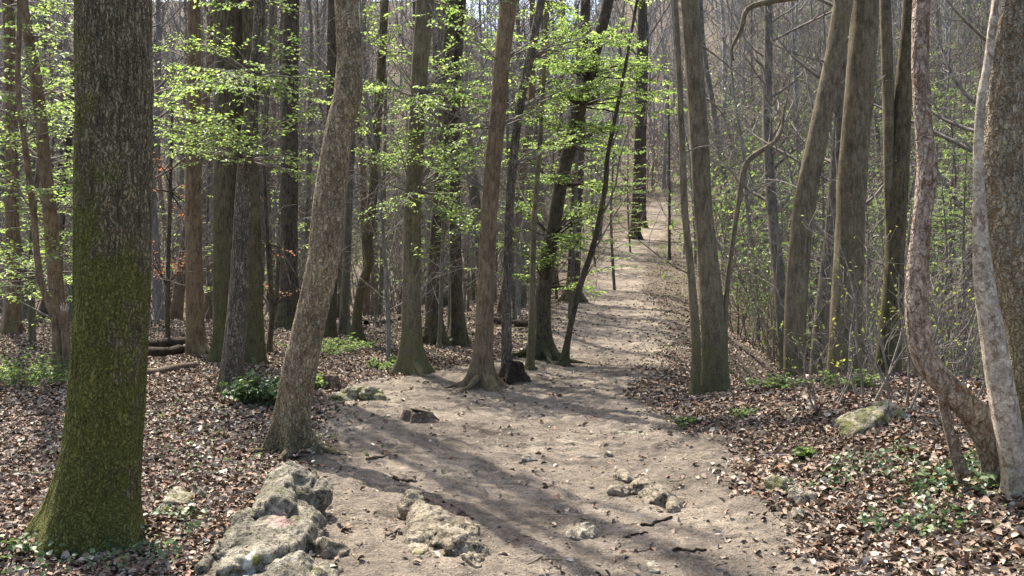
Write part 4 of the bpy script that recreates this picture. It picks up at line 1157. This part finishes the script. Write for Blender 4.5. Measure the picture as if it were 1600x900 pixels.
log('fallen_log', 'grey fallen branch on the litter behind the kinked trunk', (572, 508), (625, 498), .06, 'deadwood', 4)
log('fallen_log', 'dark log lying beyond the trunk on bare earth', (765, 505), (832, 512), .09, 'rotten', 5)
log('stick', 'dark straight stick under the knobbly cream rock', (1002, 822), (1050, 810), .009, 'rotten', 6, 'stick', 6)
log('stick', 'dark stick above the half buried round stone', (1052, 863), (1103, 861), .009, 'rotten', 7, 'stick', 6)
log('stick', 'short diagonal stick beside the jagged cream ridge', (718, 797), (740, 812), .008, 'rotten', 8, 'stick', 6)
log('stick', 'curved pale root on the path below the leaning trunk', (573, 720), (601, 714), .012, 'deadwood', 9, 'stick', 6)
log('stick', 'dark stick on the earth between outcrop and clearing', (614, 748), (645, 753), .012, 'rotten', 10, 'stick', 6)
log('stick', 'short brown stick left of the jagged ridge top', (603, 836), (628, 833), .008, 'deadwood', 11, 'stick', 6)
log('stick', 'dark bent twig near the upright white stone', (1140, 765), (1160, 757), .011, 'rotten', 12, 'stick', 6)
log('stick', 'thin dark stick left of the shaded grey stone', (985, 838), (1012, 834), .006, 'rotten', 13, 'stick', 6)

# ------------------------------------------------------------------ green plants near the ground
def ground_plant(name, label, px, py, R, H, n, mat, lsize, seed, cat='plant'):
    x, y, z = ray_ground(px, py)
    rt = empty(name, (x, y, z)); tag(rt, label, cat)
    rg = random.Random(seed); st = MB(); lf = MB()
    P, D, N, S = [], [], [], []
    for k in range(n):
        a = rg.random() * 6.28; rr = R * rg.random() ** .6
        tip = np.array([math.cos(a) * rr, math.sin(a) * rr, H * (.35 + .65 * rg.random()) * (1 - .4 * rr / R)])
        b = np.array([math.cos(a) * rr * .25, math.sin(a) * rr * .25, -.02])
        mid = (b + tip) / 2 + np.array([0, 0, H * .12])
        q = catmull(np.array([np.append(b, .005), np.append(mid, .004), np.append(tip, .002)]), .06)
        tube(st, q[:, :3], q[:, 3], 3, cap=False)
        for p in q[len(q) // 3:, :3]:
            for _ in range(3):
                aa = rg.random() * 6.28
                P.append(p); D.append([math.cos(aa), math.sin(aa), rg.gauss(0, .4)]); N.append([rg.gauss(0, .5), rg.gauss(0, .5), 1]); S.append(lsize * rg.uniform(.6, 1.3))
    leaves(lf, np.array(P), np.array(D), np.array(N), np.array(S), np.full(len(P), .5), np.array([rg.random() for _ in P]), .2, .15)
    link('stems', st.mesh('stems', M['twig']), rt)
    link('leaves', lf.mesh('leaves', M[mat], False), rt)
ground_plant('holly_plant', 'glossy green holly plant by the foot of the grey cracked trunk', 398, 632, .42, .40, 44, 'ivy', .07, 1)
ground_plant('bramble_bush', 'pale green low bush near the wavy brown trunk', 34, 604, 1.15, .5, 70, 'fresh2', .05, 2, 'bush')
ground_plant('bramble_bush', 'small green clump by the short upright stump', 492, 606, .28, .2, 24, 'fresh2', .06, 3, 'bush')
ground_plant('leafy_clump', 'green clump at the foot of the straight grey brown trunk', 610, 577, .42, .22, 36, 'fresh2', .06, 4)
ground_plant('leafy_clump', 'yellowish undergrowth clump behind the mottled leaning trunk', 505, 555, .8, .3, 34, 'fresh2', .05, 5)
ground_plant('leafy_clump', 'green clump between the mottled leaning and kinked trunks', 545, 548, .6, .3, 24, 'fresh2', .06, 6)
ground_plant('leafy_clump', 'small bright green plant on the bank above the mossy stone', 1255, 716, .12, .1, 14, 'fresh2', .045, 7)
ground_plant('leafy_clump', 'green tuft where the path meets the leafy bank', 1072, 664, .16, .1, 16, 'fresh2', .04, 8)
ground_plant('leafy_clump', 'green tuft halfway up the leafy bank', 1165, 650, .2, .08, 16, 'fresh2', .04, 9)
ground_plant('leafy_clump', 'green plants on the bank crest before the tilting trunk', 1225, 607, .4, .16, 30, 'fresh2', .045, 10)
ground_plant('leafy_clump', 'green plants on the bank crest before the stout trunk', 1335, 607, .4, .2, 34, 'fresh2', .045, 11)
ground_plant('leafy_clump', 'green plants at the foot of the tall bank trunk', 1165, 606, .35, .10, 22, 'fresh2', .04, 12)

def budding(name, label, px, py, H, seed, scale=1.0, rz=0.0):
    x, y, z = ray_ground(px, py)
    rt = empty(name, (x, y, z), rz); tag(rt, label, 'shrub')
    me, lm = shrub_proto(seed, H, 'twig', 4, (4, 3), lf='bud', lsize=.034)
    link('stems', me, rt); link('leaves', lm, rt)
budding('budding_shrub', 'twiggy shrub with tiny yellow green buds before the stout trunk', 1352, 625, 1.6, 91)
budding('budding_shrub', 'budding shrub leaning against the crooked purplish trunk', 1405, 640, 1.3, 92)
budding('budding_shrub', 'budding twigs between the crooked and the pale smooth trunks', 1500, 640, 1.2, 93)
budding('budding_shrub', 'sparse budding twigs rising from the bank above the boulder', 1290, 640, .7, 94)

# ------------------------------------------------------------------ leaf litter, ivy, pebbles
nr = np.random.default_rng(3)
def scatter_wedge(n, y0, y1, margin=1.5, half=0.60):
    y = y0 * (y1 / y0) ** nr.random(n)
    # even per area: weight by y through rejection
    keep = nr.random(n) < (y / y1) ** 0.6
    y = y[keep]
    x = (nr.random(len(y)) * 2 - 1) * (y * half + margin)
    return x, y

def leaf_layer(mb, x, y, lo, hi, lift=0.012, tilt=0.5, tone=(0, 1)):
    N = len(x)
    z = ground_z(x, y) + lift * nr.random(N) + 0.004
    a = nr.random(N) * 6.28
    d = np.stack([np.cos(a), np.sin(a), nr.normal(0, .30, N)], 1)
    nrm = np.stack([nr.normal(0, tilt, N), nr.normal(0, tilt, N), np.ones(N)], 1)
    s = nr.uniform(lo, hi, N)
    leaves(mb, np.stack([x, y, z], 1) - d * s[:, None] * .5, d, nrm, s, nr.uniform(.4, .85, N), nr.uniform(tone[0], tone[1], N), .22, .22)

mb = MB()
for (n, y0, y1, lo, hi) in ((230000, 3.2, 9.5, .020, .066), (190000, 9.5, 20, .03, .075), (170000, 20, 55, .045, .10)):
    x, y = scatter_wedge(n, y0, y1)
    pm = path_mask(x, y)
    p = (1 - pm) ** 1.5 * (0.75 + 0.5 * fbm(x * .8, y * .8, 0, 41, 3)) + 0.012
    p = p * np.interp(y, [0, 13, 24], [1, 1, .6])
    k = nr.random(len(x)) < p
    leaf_layer(mb, x[k], y[k], lo, hi, .02 if y0 < 10 else .04, tone=(0, 1) if y0 < 15 else (.08, .62))
# crumbs of leaf on the trodden path
x, y = scatter_wedge(60000, 15, 85)
k = (path_mask(x, y) > .4) & (nr.random(len(x)) < .6)
leaf_layer(mb, x[k], y[k], .02, .09, .006, .3, (0, .35))  # dark tones only: far crumbs also dull the path in place of crown shade
x, y = scatter_wedge(26000, 3.6, 18)
k = (path_mask(x, y) > .5) & (nr.random(len(x)) < .5 * sstep(-.3, .5, fbm(x * 1.1, y * 1.1, 0, 77, 3)))
leaf_layer(mb, x[k], y[k], .008, .034, .004, .3)
tag(link('leaf_litter', mb.mesh('leaf_litter', M['litter'], False)), 'brown and tan fallen leaves covering the forest floor', 'leaves', kind='stuff')

def fallen_twigs():
    mb = MB(); rg = random.Random(31)
    x, y = scatter_wedge(3200, 3.6, 18)
    pm = path_mask(x, y)
    for xx, yy, p in zip(x, y, pm):
        if p > .5 and rg.random() > .16: continue
        L = rg.uniform(.06, .38) * (1 if p < .5 else .5); a = rg.random() * 6.28; n = 4; q = []
        for j in range(n):
            t = j / (n - 1) * L
            X, Y = xx + math.cos(a) * t, yy + math.sin(a) * t
            q.append([X, Y, 0]); a += rg.gauss(0, .35)
        q = np.array(q); q[:, 2] = ground_z(q[:, 0], q[:, 1]) + (.022 if p < .5 else .004)
        tube(mb, q, np.linspace(rg.uniform(.002, .006), .0015, n), 4)
    tag(link('fallen_twigs', mb.mesh('fallen_twigs', M['deadwood'])), 'small broken twigs lying among the fallen leaves', 'twigs', kind='stuff')
fallen_twigs()

def ivy(name, label, cx, cy, rx, ry, n, seed):
    r = np.random.default_rng(seed)
    a = r.random(n) * 6.28; q = r.random(n) ** .6
    x = cx + np.cos(a) * q * rx; y = cy + np.sin(a) * q * ry
    k = fbm(x * 3.5, y * 3.5, 0, seed, 4, .7) > .02
    x, y = x[k], y[k]; N = len(x)
    z = ground_z(x, y) + .02 + .07 * r.random(N)
    a = r.random(N) * 6.28
    d = np.stack([np.cos(a), np.sin(a), r.normal(-.2, .3, N)], 1)
    mb = MB()
    leaves(mb, np.stack([x, y, z], 1), d, np.stack([r.normal(0, .45, N), r.normal(-.2, .45, N), np.ones(N)], 1), r.uniform(.022, .045, N), np.full(N, .95), r.random(N), .1, .15)
    tag(link(name, mb.mesh(name, M['ivy'], False)), label, 'ivy', kind='stuff')
ivy('ivy_cover', 'dark green ivy trailing below the pale smooth trunk', 2.85, 5.65, .85, .60, 2300, 1)
ivy('ivy_cover', 'sparse ivy on the bank beside the upright white stone', 2.25, 6.6, .45, .4, 220, 2)
ivy('ivy_cover', 'ivy round the foot of the big furrowed trunk', -2.45, 5.15, .75, .35, 700, 3)
ivy('ivy_cover', 'scattered ivy among the leaves near the holly plant', -2.6, 8.6, 1.6, 2.2, 700, 4)
ivy('ivy_cover', 'ivy by the mossy right foot of the furrowed trunk', -1.98, 5.75, .22, .3, 260, 5)

def pebbles():
    mb = MB()
    t = (1 + 5 ** .5) / 2
    V0 = np.array([(-1, t, 0), (1, t, 0), (-1, -t, 0), (1, -t, 0), (0, -1, t), (0, 1, t), (0, -1, -t), (0, 1, -t), (t, 0, -1), (t, 0, 1), (-t, 0, -1), (-t, 0, 1)], float) / 1.9
    F0 = np.array([(0, 11, 5), (0, 5, 1), (0, 1, 7), (0, 7, 10), (0, 10, 11), (1, 5, 9), (5, 11, 4), (11, 10, 2), (10, 7, 6), (7, 1, 8), (3, 9, 4), (3, 4, 2), (3, 2, 6), (3, 6, 8), (3, 8, 9), (4, 9, 5), (2, 4, 11), (6, 2, 10), (8, 6, 7), (9, 8, 1)])
    x, y = scatter_wedge(60000, 3.6, 18)
    k = (path_mask(x, y) > .3) & (nr.random(len(x)) < .65 * sstep(-.35, .5, fbm(x * .9, y * .9, 0, 55, 3)))
    x, y = x[k], y[k]; N = len(x)
    s = .003 + .013 * nr.random(N) ** 5
    z = ground_z(x, y) + s * .15
    W = V0[None] * (s[:, None] * nr.uniform(.6, 1.4, (N, 3)) * [1, 1, .55])[:, None, :] * nr.uniform(.75, 1.25, (N, 12, 1)) + np.stack([x, y, z], 1)[:, None, :]
    mb.add(W.reshape(-1, 3), None, (F0[None] + np.arange(N)[:, None, None] * 12).reshape(-1, 3))
    tag(link('pebbles', mb.mesh('pebbles', M['pebble'], False)), 'small stones and grit strewn over the bare path', 'pebbles', kind='stuff')
pebbles()
